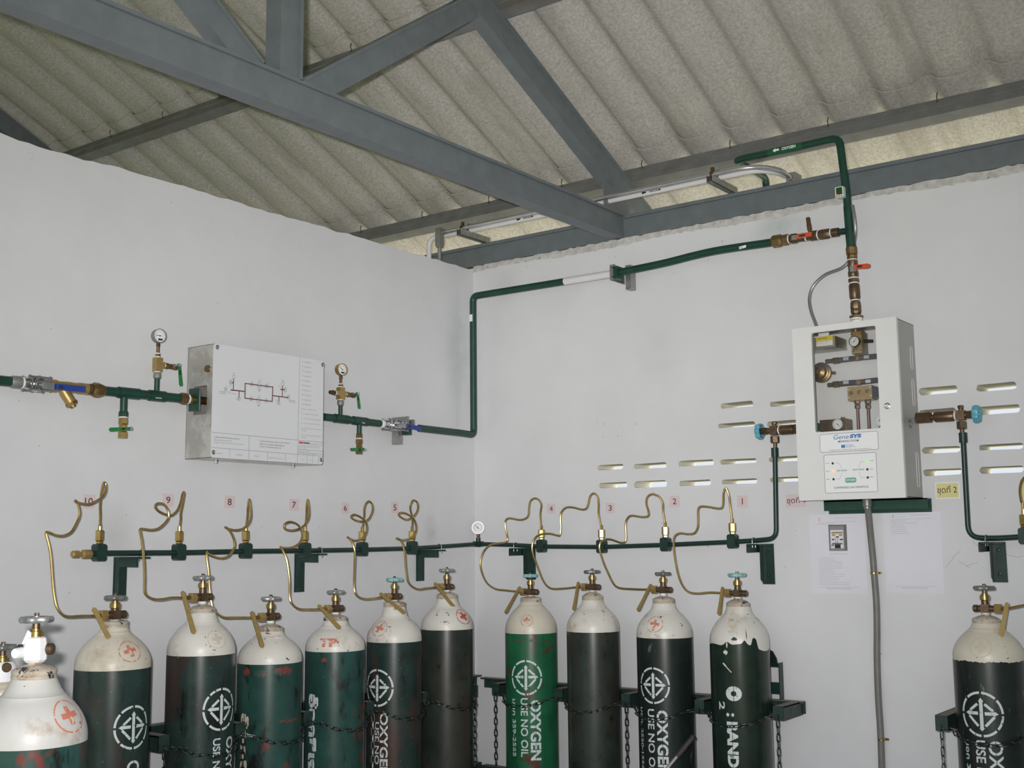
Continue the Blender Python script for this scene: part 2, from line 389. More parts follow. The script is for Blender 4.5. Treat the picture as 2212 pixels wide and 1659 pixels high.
# right wall: inner face y = 0, pierced by ventilation slots
slots_px = [(1291,1346,1002,1016),(1369.6,1439.7,999,1013),(1465.7,1542.5,992.8,1008.6),(1556,1634,990,1003.4),(1661,1740,985,998),
 (1294,1355,1041,1055.4),(1370,1441,1037,1055),(1467,1536,1036,1050.5),(1559.5,1635,1033,1047),(1663.5,1745,1029,1042),
 (1557,1627,866.7,882.5),(1663,1740,863,878),(1551.6,1630.7,910.8,924.3),(1656.7,1738,906,922),
 (1985,2068.7,833,853.3),(2109,2196,826,844.6),(1985,2066,882,899),(2112,2203.7,873.5,895.7),(1991.6,2074.5,963,979.6),(2115,2210,957,973),(1994,2077,1011,1028),(2116,2211,1006,1023)]
rs = random.Random(5); holes = []
for l, r, t, b in slots_px:
    m = (t+b)/2; a, c = RW(l, m), RW(r, m); w = c.x-a.x; h = max(.02, (b-t-3.5)*(a-CAM).dot(FW)/FPX)
    lp = rrect(w, h, h*.42, 3, (a.x+c.x)/2, (a.z+c.z)/2)
    holes.append([(u+rs.uniform(-.0018, .0018), v+rs.uniform(-.0016, .0016)) for u, v in lp])
wr = holed_plate([(-5.6, 0), (5.3, 0), (5.3, 3.0), (-5.6, 3.0)], holes, (0, 0, 0), (1, 0, 0), (0, 0, 1), (0, 1, 0), .15, 1, 1)
struct(obj('wall_right', wr, ['wall_paint', 'cream_bounce_tint'], smooth=0))
struct(obj('floor', MB().bb((-.1, -5.6, -.12), (5.3, .11, 0)), 'floor_concrete'))
gr = MB(); gr._add([(-40, .1, -.14), (40, .1, -.14), (40, 40, -.14), (-40, 40, -.14)], [(0, 1, 2, 3)])
struct(obj('ground', gr, 'ground_outside'))
gr = MB(); gr._add([(-40, -40, -.14), (40, -40, -.14), (40, .1, -.14), (-40, .1, -.14)], [(0, 1, 2, 3)])
struct(obj('ground', gr, 'yard_low_bounce'))
struct(obj('wall_end_added', MB().bb((5.3, -4.1, 0), (5.4, .15, 3.0)), 'wall_paint', smooth=0))  # unseen end wall, added to cut ambient light from this side
# rough mortar left along the wall head under the beam
def mortar(x0, x1, seed):
    rnd = random.Random(seed); n = int((x1-x0)/.02); P = []; F = []
    for i in range(n+1):
        x = x0+(x1-x0)*i/n; d = .0015+rnd.random()*.0025; zl = 2.984+.006*math.sin(x*7)+rnd.uniform(-.004, .004); zt = 3.008+rnd.uniform(-.003, .003)
        P += [(x, .0, zl-.004), (x, -d*.4, zl), (x, -d, zl+.012+rnd.uniform(-.004, .004)), (x, -d*.7, zt), (x, .02, zt+.002)]
    for i in range(n):
        for k in range(4): F.append((i*5+k, i*5+k+1, i*5+k+6, i*5+k+5))
    m = MB(); m._add(P, F); return m
struct(obj('trim_1', mortar(.0, 5.2, 4), 'wall_render', smooth=60))

# ------------------------------------------------------------------ roof
RS, RZ = .47, 3.40                                 # slope and height of the sheets at the wall line
e1 = Vector((0, 1, -RS)).normalized(); e2 = Vector((0, RS, 1)).normalized()
def roofp(x, y, d=0.): return Vector((x, y, RZ-RS*y)) + e2*d
PITCHW, CREST = .222, 2.02
def wave(x):
    t = ((x-CREST)/PITCHW) % 1.0; t = min(t, 1-t)*PITCHW   # distance from a crest
    return .034*(.5+.5*math.cos(PI*min(t/.062, 1))) + .004*math.cos(2*PI*t/PITCHW)
ridge_y = -2.03
def sheet_mb(x0, x1, ylow, yhigh, lift_low, lift_high, n=26, yc=None):
    P = []; F = []; nr = 2
    for th in (0, .007):
        for (y, lf) in ((ylow, lift_low), (yhigh, lift_high)):
            for i in range(n+1):
                x = x0+(x1-x0)*i/n; P.append(roofp(x, y, lf+wave(x)+th))
    r = n+1
    for i in range(n):
        F += [(i, i+1, r+i+1, r+i), (2*r+i, 3*r+i, 3*r+i+1, 2*r+i+1), (i, 2*r+i, 2*r+i+1, i+1), (r+i, r+i+1, 3*r+i+1, 3*r+i)]
    F += [(0, r, 3*r, 2*r), (n, 2*r+n, 3*r+n, r+n)]
    m = MB(); m._add(P, F); return m
rear = MB(); P = []; nn = 420
for y, z in ((ridge_y+.02, RZ-RS*ridge_y+.05), (-4.75, RZ-RS*ridge_y+.05-RS*(4.75+ridge_y))):
    for i in range(nn+1):
        x = -5.6+11.2*i/nn; P.append((x, y, z+wave(x)))
rear._add(P, [(i, i+1, nn+2+i, nn+1+i) for i in range(nn)])
ceil = struct(obj('ceiling', rear, 'fibre_cement', smooth=60))
rzz = RZ-RS*ridge_y
rc = MB(); rc._add([(-5.7, ridge_y+.17, rzz-.17*RS+.055), (5.7, ridge_y+.17, rzz-.17*RS+.055), (5.7, ridge_y, rzz+.11), (-5.7, ridge_y, rzz+.11), (-5.7, ridge_y-.19, rzz-.17*RS+.085), (5.7, ridge_y-.19, rzz-.17*RS+.085)], [(0, 1, 2, 3), (3, 2, 5, 4)])
obj('ridge_cap', rc, 'fibre_cement', ceil, smooth=0)
SW = PITCHW*2
rows = [(.72, 0.0, .004, .0), (.13, -.955, .014, .002), (-.82, ridge_y, .016, .0)]
for yl, yh, ll, lh in rows:
    base = None
    for k in range(-17, 9):
        x0 = CREST-PITCHW*.75+SW*k
        if base is None:
            b0 = obj('roof_sheet', sheet_mb(x0-.01, x0+SW+.045, yl, yh, ll, lh), 'fibre_cement', ceil, smooth=50); base = (b0, x0)
        else:
            c = base[0].copy(); COL.objects.link(c); c.parent = ceil; c.location = (x0-base[1], 0, (k % 2)*.0012)
# C-section steel
def csec(h, w, t=.004, lip=.016, ledge=.012):
    return [(0, 0), (0, h-.012), (ledge, h-.012), (ledge, h), (-w, h), (-w, h-lip), (-w+t, h-lip), (-w+t, h-t), (-t, h-t), (-t, t), (-w+t, t), (-w+t, lip), (-w, lip), (-w, 0)]
TXP = .87
tr_ = thing('roof_truss', 'blue-grey steel roof truss crossing the room below the sheets', 'truss', (TXP, 0, 3.01))
X1 = (1, 0, 0)
obj('bottom_chord', MB().section(csec(.108, .07), [(TXP, .0, 3.012), (TXP, -4.3, 3.012)], X1, (0, 0, 1)), 'steel_paint', tr_)
RT_Z = 3.312
def rz(y): return RT_Z-RS*y
obj('rafter', MB().section(csec(.10, .065), [Vector((TXP, .5, rz(.5)))-e2*.10, Vector((TXP, ridge_y, rz(ridge_y)))-e2*.10], X1, e2), 'steel_paint', tr_)
e2b = Vector((0, -RS, 1)).normalized()
obj('rafter', MB().section(csec(.10, .065), [Vector((TXP, ridge_y*2-.3, rz(-.3)))-e2b*.10, Vector((TXP, ridge_y, rz(ridge_y)))-e2b*.10], X1, e2b), 'steel_paint', tr_)
obj('king_post', MB().section(csec(.085, .07), [(TXP, -2.06, 3.118), (TXP, -2.06, rz(ridge_y)-.1)], X1, (0, 1, 0)), 'steel_paint', tr_)
def member(a, b, h=.085):
    a, b = Vector(a), Vector(b); d = (b-a).normalized(); up = Vector((1, 0, 0)).cross(d)
    if up.z < 0: up = -up
    return MB().section(csec(h, .06, ledge=.008), [a-up*h/2, b-up*h/2], X1, up)
obj('web_diagonal', member((TXP-.004, -1.93, 3.10), (TXP-.004, -1.075, 3.715), .092), 'steel_paint', tr_)
obj('web_diagonal', member((TXP-.004, -2.15, 3.10), (TXP-.004, -3.0, 3.712), .085), 'steel_paint', tr_)
obj('gusset_plate', MB().bb((TXP-.004, -.16, 3.118), (TXP+.001, .05, 3.235)), 'steel_paint', tr_)
bm_ = MB().section([(-v, w) if False else (v*-1, w) for v, w in []] or [(0, 0), (0, .088), (-.012, .088), (-.012, .104), (.075, .104), (.075, .09), (.071, .09), (.071, .100), (.004, .100), (.004, .004), (.071, .004), (.071, 0)], [(-5.5, .008, 3.012), (5.2, .008, 3.012)], (0, 1, 0), (0, 0, 1))
eb = tag(obj('wall_beam', bm_, 'steel_paint', origin=(0, .03, 3.01)), 'blue-grey steel beam lying along the head of the right wall', 'beam')
def purlin(y, label):
    o = roofp(0, y, -.006)
    t = thing('roof_purlin', label, 'purlin', roofp(0, y, -.09), 'steel purlins under the sheets')
    m = MB(); h = .082; w = .05
    m.section([(0, -h), (0, 0), (w, 0), (w, -.014), (w-.003, -.014), (w-.003, -.003), (.003, -.003), (.003, -h+.003), (w-.003, -h+.003), (w-.003, -h+.014), (w, -h+.014), (w, -h)], [o+Vector((-5.5, 0, 0)), o+Vector((5.2, 0, 0))], e1, e2)
    obj('channel', m, 'purlin_steel', t)
    m2 = MB(); m2.section([(-.004, -h*.52), (-.004, -h*.44), (0, -h*.42), (0, -h*.54)], [o+Vector((-5.5, 0, 0)), o+Vector((5.2, 0, 0))], e1, e2); obj('rolled_rib', m2, 'purlin_steel', t)
    for k in range(-9, 2):
        x = CREST+PITCHW*(2*k+1)+.02; a = roofp(x, y-.004, -.012); hb = MB()
        hb.tube(cat_rom([a-e2*.012, a, a+e2*.006-e1*.010, roofp(x+.003, y-.018, .012)], 4), .0022, 6); obj('hook_bolt', hb, 'bronze', t)
    return t
purlin(.085, 'steel purlin just above the wall beam, behind the vacuum pipe')
purlin(-.90, 'steel purlin halfway up the slope, crossing behind the truss')
rb = thing('roof_rafter', 'dark steel rafter at the upper left beyond the white wall', 'rafter', (-2.55, 0, 3.3))
obj('channel', MB().section(csec(.12, .07), [Vector((-2.27, .4, rz(.4)))-e2*.09, Vector((-2.27, ridge_y, rz(ridge_y)))-e2*.09], X1, e2), 'steel_paint', rb)
obj('end_plate', MB().section([(0, 0), (.03, 0), (.03, .10), (0, .10)], [Vector((-2.28, .4, rz(.4)))-e2*.02, Vector((-2.28, ridge_y, rz(ridge_y)))-e2*.02], X1, e2), 'steel_paint', rb)

# hairline cracks and specks on the plaster
cr = MB()
for pl_ in ([(2042,1226),(2052,1215),(2062,1200),(2075,1190)], [(2070,1212),(2080,1217),(2088,1223),(2095,1227)], [(2088,1223),(2100,1218),(2112,1215)], [(2100,1168),(2108,1176),(2118,1182)], [(2165,1190),(2180,1200),(2200,1204),(2212,1200)], [(1408,1056),(1412,1066),(1416,1076)]):
    for a_, b_ in zip(pl_[:-1], pl_[1:]): stroke(cr, RW(*a_), RW(*b_), .0010, RFR, .0006)
c_ = obj('crack', cr, 'ink_soft', bpy.data.objects['wall_right'], smooth=0); c_['kind'] = 'stuff'
rk_ = random.Random(11); spk = MB(); spl = MB()
for x, y in ((1070,548),(1148,548),(1175,552),(1330,556),(1560,521),(1530,562),(1505,556),(1215,1092),(1530,1180),(1305,916),(1341,918),(1320,930),(1290,912),(1302,944),(1335,942),(1372,916),(1430,1130),(1695,1225),(1900,1340),(1903,1412),(2127,1076),(1720,1146),(1140,577),(1455,590)):
    p = RW(x, y); a = rk_.uniform(.6, 2.4); d = Vector((math.cos(a), 0, math.sin(a)))*rk_.uniform(.0015, .0045); stroke(spk, p-d, p+d, .0024, RFR, .0006)
for x, y in ((370,437),(455,480),(512,505),(69,345),(110,711),(620,622),(700,650),(470,655),(905,562),(914,650),(925,640),(85,963),(41,866),(272,1112),(430,1300),(345,1462),(565,1140),(690,1140),(933,1100),(928,1122),(935,1150),(1019,1285),(1021,620),(1024,612),(1022,545),(150,1280)):
    p = LW(x, y); a = rk_.uniform(.6, 2.4); d = Vector((0, math.cos(a), math.sin(a)))*rk_.uniform(.001, .0032); stroke(spl, p-d, p+d, .0022, LFR, .0006)
o = obj('speck', spk, 'ink_soft', bpy.data.objects['wall_right'], smooth=0); o['kind'] = 'stuff'
o = obj('speck', spl, 'ink_soft', bpy.data.objects['wall_left'], smooth=0); o['kind'] = 'stuff'
# ================================================================== shared fittings
def rod(mb, a, b, r, n=14, r2=None):
    a, b = Vector(a), Vector(b); L = (b-a).length
    return mb.lathe(a, b-a, [(r, 0), (r2 if r2 else r, L)], n)
def ringed(mb, a, b, prof, n=18, phase=0.):      # prof: (radius, fraction along a-b)
    a, b = Vector(a), Vector(b); L = (b-a).length
    return mb.lathe(a, b-a, [(r, t*L) for r, t in prof], n, phase=phase)
def hexnut(mb, a, b, r):
    L = (Vector(b)-Vector(a)).length; c = min(.002, L*.2)
    return ringed(mb, a, b, [(r*.86, 0), (r, c/L), (r, 1-c/L), (r*.86, 1)], 6)
def wheel_mb(R, th, lobes=6, hub=.22, n=48):
    m = MB(); P = []; F = []
    prof = [(0, th*.55), (hub, th*.55), (hub*1.1, th*.2), (.55, th*.12), (.72, th*.42), (.93, th*.46), (1, th*.15), (1, -th*.2), (.93, -th*.5), (.7, -th*.42), (.5, -th*.05), (hub*1.2, -th*.1), (hub, -th*.6), (0, -th*.6)]
    for r, h in prof:
        for k in range(n):
            t = 2*PI*k/n; q = r*R*(1+(.075*math.cos(lobes*t)*max(0, (r-.45)/.55))); P.append((q*math.cos(t), q*math.sin(t), h))
    for i in range(len(prof)-1):
        for k in range(n): F.append((i*n+k, i*n+(k+1) % n, (i+1)*n+(k+1) % n, (i+1)*n+k))
    m._add(P, F); return m
def wheel_mesh(name, R, th, m, lobes=6):
    me = mesh_of(name, wheel_mb(R, th, lobes), 50); me.materials.append(MT[m]); return me
WH = {k: wheel_mesh('handwheel', .034, .014, k) for k in ('alloy_wheel', 'alloy_wheel_dark', 'pale_cyan_wheel')}
def zto(axis): # rotation taking +Z to axis
    x, y, a = frame(axis); return Matrix((x, y, a)).transposed().to_4x4()
def gauge(name, label, c, normal, R, depth, stem_to, needle, group=None, case='zinc_dull', tag_black=True, parent=None):
    """round dial gauge facing normal, stem down to stem_to"""
    c, n = Vector(c), Vector(normal).normalized()
    up = Vector((0, 0, 1)); X = up.cross(n).normalized()
    t = thing(name, label, 'gauge', Vector(stem_to), group) if parent is None else parent
    m = MB(); m.lathe(c-n*depth, n, [(R*.80, 0), (R*.96, depth*.15), (R*.96, depth*.75), (R, depth*.8), (R, depth), (R*.9, depth), (R*.88, depth*.9)], 28, cap=False)
    m.lathe(c-n*depth, n, [(R*.8, 0), (0.0005, -.001)], 28, cap=False)
    cs = obj('case', m, case, t)
    d = MB(); d.lathe(c-n*(depth*.16), n, [(.0003, .0004), (R*.9, 0)], 28, cap=False); dl = obj('dial', d, 'gauge_white', t)
    fr = (X, up, n); tk = MB(); q = c-n*(depth*.13)
    for k in range(11):
        a = math.radians(225-27*k); v = X*math.cos(a)+up*math.sin(a); stroke(tk, q+v*R*.66, q+v*R*.82, R*.035, fr, 0)
    for k in range(18):
        a0, a1 = math.radians(225-15*k), math.radians(225-15*(k+1)); stroke(tk, q+(X*math.cos(a0)+up*math.sin(a0))*R*.6, q+(X*math.cos(a1)+up*math.sin(a1))*R*.6, R*.025, fr, 0)
    obj('scale', tk, 'ink_grey', dl, smooth=0)
    nd = MB(); a = math.radians(needle); v = X*math.cos(a)+up*math.sin(a); stroke(nd, q-v*R*.3, q+v*R*.62, R*.07, fr, .0008); nd.lathe(q, n, [(R*.09, 0), (R*.09, .002)], 10)
    obj('needle', nd, 'ink_black', dl, smooth=0)
    if tag_black: obj('tag', MB().box(q-up*R*.52+X*R*.12, (R*.32, R*.13, .0006), X, up, n), 'ink_black', dl, smooth=0)
    s = MB(); b = c-n*depth*.5-up*R*.9; rod(s, b, Vector(stem_to), R*.22, 10); hexnut(s, b-up*.004, b-up*.016, R*.30); obj('stem', s, 'bronze', t)
    return t
def tape(name_parent, a, b, r):
    m = MB(); ringed(m, a, b, [(r*.9, 0), (r, .25), (r, .75), (r*.9, 1)], 16); return obj('sealing_tape', m, 'tape_white', name_parent)

# ================================================================== oxygen line on the left wall
OFF = .08
def A(px): return LW(px, 822+.0987*px, OFF)
pt = thing('inlet_pipe', 'dark green gas pipe entering from the left edge towards the steel box', 'pipe', A(20))
obj('pipe_run', MB().tube([A(-420), A(24)], .0165, 16), 'green_paint', pt)
m = MB(); rod(m, A(224), A(394), .0162, 18); rod(m, A(255), A(300), .0195, 18); rod(m, A(322), A(356), .0195, 18)
rod(m, A(268)-Vector((0, 0, 0)), A(268)-Vector((0, 0, .065)), .0125, 16); rod(m, A(338), A(338)+Vector((0, 0, .062)), .0095, 14)
obj('tee_run', m, 'green_paint', pt)
m = MB(); ringed(m, A(22), A(44), [(.017, 0), (.020, .2), (.020, 1)], 18); obj('coupling', m, 'zinc_dull', pt)
tape(pt, A(44), A(50), .0195)
lb = LW(343, 857.5, OFF+.0175); sl = MB(); flat(sl, [(-.0135, -.005), (.0135, -.005), (.0135, .005), (-.0135, .005)], lb, LFR, 0); lo = obj('pipe_label', sl, 'sticker_white', pt, smooth=0)
text('lettering', 'OXYGEN', lb-Vector((0, .011, .003)), .016, .005, LFR, 'ink_grey', lo, bold=.02, lift=.0008)

def steel_valve(a, b, label, lever_a, lever_b, group):
    """three-piece bolted ball valve between a and b with a blue sleeved lever"""
    a, b = Vector(a), Vector(b); d = (b-a).normalized(); L = (b-a).length; x, y, _ = frame(d)
    t = thing('ball_valve', label, 'valve', (a+b)/2, group)
    m = MB(); ringed(m, a, b, [(.018, 0), (.02, .1), (.02, .3), (.024, .3), (.026, .5), (.024, .7), (.02, .7), (.02, 1)], 20)
    for f in (.22, .42, .70, .88): m.box(a+d*L*f, (.0215, .0215, .0035), x, y, d)
    obj('body', m, 'chrome', t)
    for sx in (-1, 1):
        for sy in (-1, 1):
            q = x*sx*.0205+y*sy*.0205; bo = MB(); rod(bo, a+d*L*.1+q, a+d*L*.98+q, .0035, 8)
            for f in (.12, .5, .94): hexnut(bo, a+d*(L*f-.003)+q, a+d*(L*f+.003)+q, .006)
            obj('bolt', bo, 'galvanised', t)
    la, lb_ = Vector(lever_a), Vector(lever_b); ld = (lb_-la).normalized(); ln = Vector((1, 0, 0)) if abs(ld.x) < .5 else Vector((0, -1, 0)); lu = ln.cross(ld)
    st = MB(); rod(st, (a+b)/2+d*.006, la+ld*.006, .007, 12); obj('stem', st, 'zinc_dull', t)
    lv = MB(); lv.box(la+ld*.014, (.02, .010, .002), ld, lu, ln); le = obj('lever', lv, 'galvanised', t)
    Ls = (lb_-la).length; g = MB(); g.box(la+ld*(Ls*.64), (Ls*.38, .0098, .0035), ld, lu, ln); obj('grip', g, 'blue_lever', le)
    k = MB(); k.box(la+ld*(Ls*.40)+ln*.004, (.006, .005, .0004), ld, lu, ln); obj('tag', k, 'ink_black', le)
    return t
steel_valve(A(50), A(104), 'bolted steel ball valve with blue lever at the far left end', LW(96, 833, .125), LW(182, 841, .125), 'steel ball valves with blue levers')
# brass Y strainer and union
st = thing('y_strainer', 'brass Y strainer hanging below the blue lever at far left', 'strainer', A(150))
m = MB(); ringed(m, A(103), A(188), [(.019, 0), (.021, .06), (.021, .2), (.017, .26), (.0185, .5), (.017, .72), (.019, .78), (.019, 1)], 18); obj('body', m, 'brass_matte', st)
m = MB(); p, q = A(132), LW(157, 876, OFF+.012); d = (q-p).normalized(); ringed(m, p, q, [(.014, 0), (.0185, .35), (.0175, .9), (.0165, 1)], 18); leg = obj('screen_leg', m, 'brass_matte', st)
m = MB(); hexnut(m, q-d*.014, q-d*.002, .0205); rod(m, q, q+d*.006, .010); obj('cap', m, 'brass_dark', leg)
un = thing('pipe_union', 'brass union nut between the strainer and the green pipe', 'union', A(205))
m = MB(); hexnut(m, A(190), A(200), .021); obj('tail_nut', m, 'brass_dark', un)
m = MB(); ringed(m, A(198), A(224), [(.02, 0), (.0255, .18), (.0255, .62), (.019, .95), (.019, 1)], 8); obj('nut', m, 'brass_dark', un)
# drain valve below, gauge branch above
def lever_valve(name, label, a, b, lev, tp, group, nutside=None, mat_='brass', r=.014):
    """small brass ball valve a-b, green lever between two points"""
    a, b = Vector(a), Vector(b); t = thing(name, label, 'valve', a, group)
    d = (b-a); m = MB(); ringed(m, a, b, [(r*.95, 0), (r*1.12, .03), (r*1.12, .28), (r*.9, .34), (r*1.02, .5), (r*.9, .66), (r*1.12, .72), (r*1.12, 1)], 8); obj('body', m, mat_, t)
    la, lb_ = Vector(lev[0]), Vector(lev[1]); ld = (lb_-la).normalized(); n = Vector((1, 0, 0)); u = n.cross(ld); Ls = (lb_-la).length
    s = MB(); rod(s, (a+b)/2, la+n*.002, .004, 10); hexnut(s, la, la+n*.006, .0065); obj('stem_nut', s, 'chrome', t)
    g = MB(); g.prism([(-.006, -.006), (Ls*.3, -.0055), (Ls*.92, -.0068), (Ls, -.004), (Ls, .004), (Ls*.92, .0068), (Ls*.3, .0055), (-.006, .006)], la-n*.002, ld, u, .004, n); lv = obj('lever', g, 'green_lever', t)
    k = MB(); k.box(la+ld*Ls*.36+n*.0026, (.0075, .0036, .0004), ld, u, n); obj('tag', k, 'ink_black', lv)
    return t
zup = Vector((0, 0, 1))
b0 = A(268)-zup*.065
m = MB(); ringed(m, b0, b0-zup*.018, [(.015, 0), (.0165, .2), (.0165, 1)], 8); obj('drain_coupling', m, 'green_paint', pt)
tape(pt, b0-zup*.018, b0-zup*.023, .0155)
lever_valve('drain_valve', 'brass drain valve with green lever pointing left, below the inlet pipe', b0-zup*.023, b0-zup*.092, (LW(282, 926, OFF+.026), LW(236, 928, OFF+.026)), None, 'small valves with green levers', r=.0145)
def gauge_branch(px, ptop, zt, glabel, vlabel, cross, needle, side_end, lev):
    g0 = Vector(ptop); t = thing('branch_tee', 'brass four-way cross under the gauge right of the steel box' if cross else 'brass tee under the gauge left of the steel box', 'pipe fitting', g0)
    m = MB(); ringed(m, g0, g0+zup*.022, [(.011, 0), (.0135, .15), (.0135, .85), (.012, 1)], 16); obj('coupling', m, 'zinc_dull', t)
    tape(t, g0+zup*.022, g0+zup*.026, .0125)
    c = g0+zup*.050; yd = Vector((0, 1, 0)); m = MB(); m.box(c, (.0125, .0125, .025)); m.box(c+yd*.014, (.0105, .012, .0105))
    if cross: m.box(c-yd*.014, (.0105, .012, .0105))
    obj('body', m, 'brass_matte', t)
    tape(t, c+yd*.026, c+yd*.031, .0095)
    if cross:
        tape(t, c-yd*.026, c-yd*.031, .0095)
        m = MB(); ringed(m, c-yd*.031, c-yd*.062, [(.0085, 0), (.010, .15), (.010, .6), (.008, .7), (.008, 1)], 8); obj('end_plug', m, 'bronze', t)
    e = c+zup*.025; tape(t, e, e+zup*.005, .0095)
    m = MB(); hexnut(m, e+zup*.005, e+zup*.013, .0098); obj('bushing', m, 'brass_dark', t); tape(t, e+zup*.013, e+zup*.017, .009)
    gc = Vector((OFF+.013, g0.y-.0015, zt)); gauge('pressure_gauge', glabel, gc, (1, -.12, 0), .0255, .026, e+zup*.017, needle, 'pressure gauges beside the steel box', case='brass_matte' if cross else 'zinc_dull')
    a = c+yd*.031; b = a+yd*.050
    lever_valve('vent_valve', vlabel, a, b, lev, None, 'small valves with green levers', mat_='brass_dark', r=.0098)
ga = A(338)+zup*.062
gauge_branch(338, ga, LW(347, 725, OFF+.014).z, 'round pressure gauge standing left of the steel box', 'brass vent valve with hanging green lever beside the left gauge', False, 178, None, (LW(387, 789, OFF+.016), LW(391, 834, OFF+.016)))

# stainless box with the diagram panel
BX = .150
c0, c1 = LW(463, 742, BX), LW(696, 1003.5, BX)
y0, y1, zt, zb = c0.y, c1.y, c0.z, c1.z
bx = thing('regulator_box', 'wall-mounted stainless steel box with white piping diagram on its front', 'control box', (0, (y0+y1)/2, zb))
pa = Vector((OFF, y0-.01, A(430).z)); nz = A(432).z
bxm = holed_plate([(0, zb), (BX-.003, zb), (BX-.003, zt), (0, zt)], [rrect(.075, .105, .004, 2, OFF-.002, nz)], (0, y0, 0), (1, 0, 0), (0, 0, 1), (0, 1, 0), .0015)
bxm.bb((0, y1-.0015, zb), (BX-.003, y1, zt)); bxm.bb((0, y0, zt-.0015), (BX-.003, y1, zt)); bxm.bb((0, y0, zb), (BX-.003, y1, zb+.0015)); bxm.bb((0, y0, zb), (.0015, y1, zt))
obj('body', bxm, 'stainless', bx, smooth=0)
fp = MB(); fp.prism(rrect(y1-y0+.004, zt-zb, .010, 5), (BX-.003, (y0+y1)/2, (zt+zb)/2), (0, 1, 0), (0, 0, 1), .003, (1, 0, 0)); panel = obj('front_panel', fp, 'white_panel', bx, smooth=0)
for px, py in ((469.5, 750), (697, 788), (461, 977), (694, 993)):
    p = LW(px, py, BX); s = MB(); s.lathe(p, (1, 0, 0), [(.0085, 0), (.0082, .002), (.005, .004), (.0005, .0045)], 16); obj('screw', s, 'chrome', panel)
for py_ in (y0+.07, y1-.10):
    s = MB(); rod(s, (.09, py_, zb), (.09, py_, zb-.014), .006, 12); hexnut(s, (.09, py_, zb-.003), (.09, py_, zb-.008), .009); obj('foot_bolt', s, 'chrome', bx)
m = MB(); m.box((.115, y0-.0015, LW(452, 797, .11).z), (.012, .004, .012)); obj('lock_knob', MB().lathe((.118, y0-.008, LW(452, 797, .118).z), (0, 1, 0), [(.012, 0), (.013, .003), (.013, .008)], 18), 'brass_dark', bx)
# inlet fittings at the box side
inl = thing('box_inlet', 'brass inlet fitting with dark green square flange on the box side', 'pipe fitting', A(405))
ya = lambda y: Vector((OFF, y, nz + (y-y0)*-.0))
m = MB(); ringed(m, A(388), A(402), [(.0185, 0), (.0215, .3), (.0215, 1)], 8); obj('coupling', m, 'brass_dark', inl); tape(inl, A(402), A(407), .0195)
m = MB(); hexnut(m, A(407), A(415), .0195); rod(m, A(415), A(455), .014); hexnut(m, A(424), A(430), .0205); obj('nut', m, 'brass', inl)
m = MB(); m.box(A(419), (.026, .003, .041)); obj('flange', m, 'green_paint', inl, smooth=0)
m = MB(); m.box(A(421.5), (.027, .0015, .042)); obj('gasket', m, 'galvanised', inl, smooth=0)

# diagram printed on the panel -------------------------------------------------
def Q(cx, cy): return LW(440+cx/5.721, 730+cy/5.721, BX+.0002)          # position read from an enlarged view of the panel
fr = LFR
thick = MB(); thin = MB(); grey = MB()
def pl(mb, pts, w):
    for a, b in zip(pts[:-1], pts[1:]): stroke(mb, Q(*a), Q(*b), w, fr, .0004)
pl(thick, [(330, 642), (510, 662)], .0042); pl(thick, [(512, 555), (508, 752)], .0042); pl(thick, [(512, 562), (855, 608)], .0036); pl(thick, [(508, 745), (848, 785)], .0036)
pl(thick, [(853, 600), (846, 790)], .0042); pl(thick, [(850, 712), (1045, 738)], .0038)
for a, b in (((369, 505), (366, 640)), ((437, 658), (435, 735)), ((973, 595), (971, 718)), ((930, 728), (928, 785)), ((345, 552), (366, 554)), ((945, 636), (1000, 640))): pl(thick, [a, b], .0036)
obj('piping_diagram', thick, 'ink_maroon', panel, smooth=0)
def ringo(mb, c, rx, ry, w):
    k = 20
    for i in range(k): pl(mb, [(c[0]+rx*math.cos(2*PI*i/k), c[1]+ry*math.sin(2*PI*i/k)), (c[0]+rx*math.cos(2*PI*(i+1)/k), c[1]+ry*math.sin(2*PI*(i+1)/k))], w)
wh_ = MB()
def symbol(c, rx, ry):
    cq = Q(*c); mb = wh_; mb.box(cq+Vector((.0006, 0, 0)), (.0001, rx*.000243*4, ry*.000243*3.2))
    pl(thin, [(c[0]-rx, c[1]-ry), (c[0]+rx, c[1]-ry+3), (c[0]+rx, c[1]+ry+3), (c[0]-rx, c[1]+ry), (c[0]-rx, c[1]-ry)], .0011); ringo(thin, c, rx*.5, ry*.5, .0011)
for c in ((593, 573), (777, 597), (587, 756), (773, 778), (270, 632), (332, 550), (435, 753), (1004, 640), (926, 805), (1045, 735)): symbol(c, 17, 17)
for c in ((685, 575), (678, 762)):
    ringo(thin, (c[0], c[1]+5), 25, 30, .0012); pl(thin, [(c[0]-18, c[1]+30), (c[0]-12, c[1]+70), (c[0]+12, c[1]+72), (c[0]+18, c[1]+32)], .0012); pl(thin, [(c[0]-4, c[1]+80), (c[0]+4, c[1]+80)], .004)
ringo(thin, (372, 482), 17, 24, .0013); ringo(thin, (975, 568), 17, 24, .0013)
pl(thin, [(195, 660), (275, 668)], .0012); pl(thin, [(1048, 768), (1125, 776)], .0012); pl(thin, [(332, 570), (330, 612)], .0012); pl(thin, [(1005, 660), (1003, 700)], .0012)
pl(thin, [(300, 660), (312, 682), (328, 662)], .0012)
obj('valve_symbols', thin, 'ink_grey', panel, smooth=0)['kind'] = 'stuff'
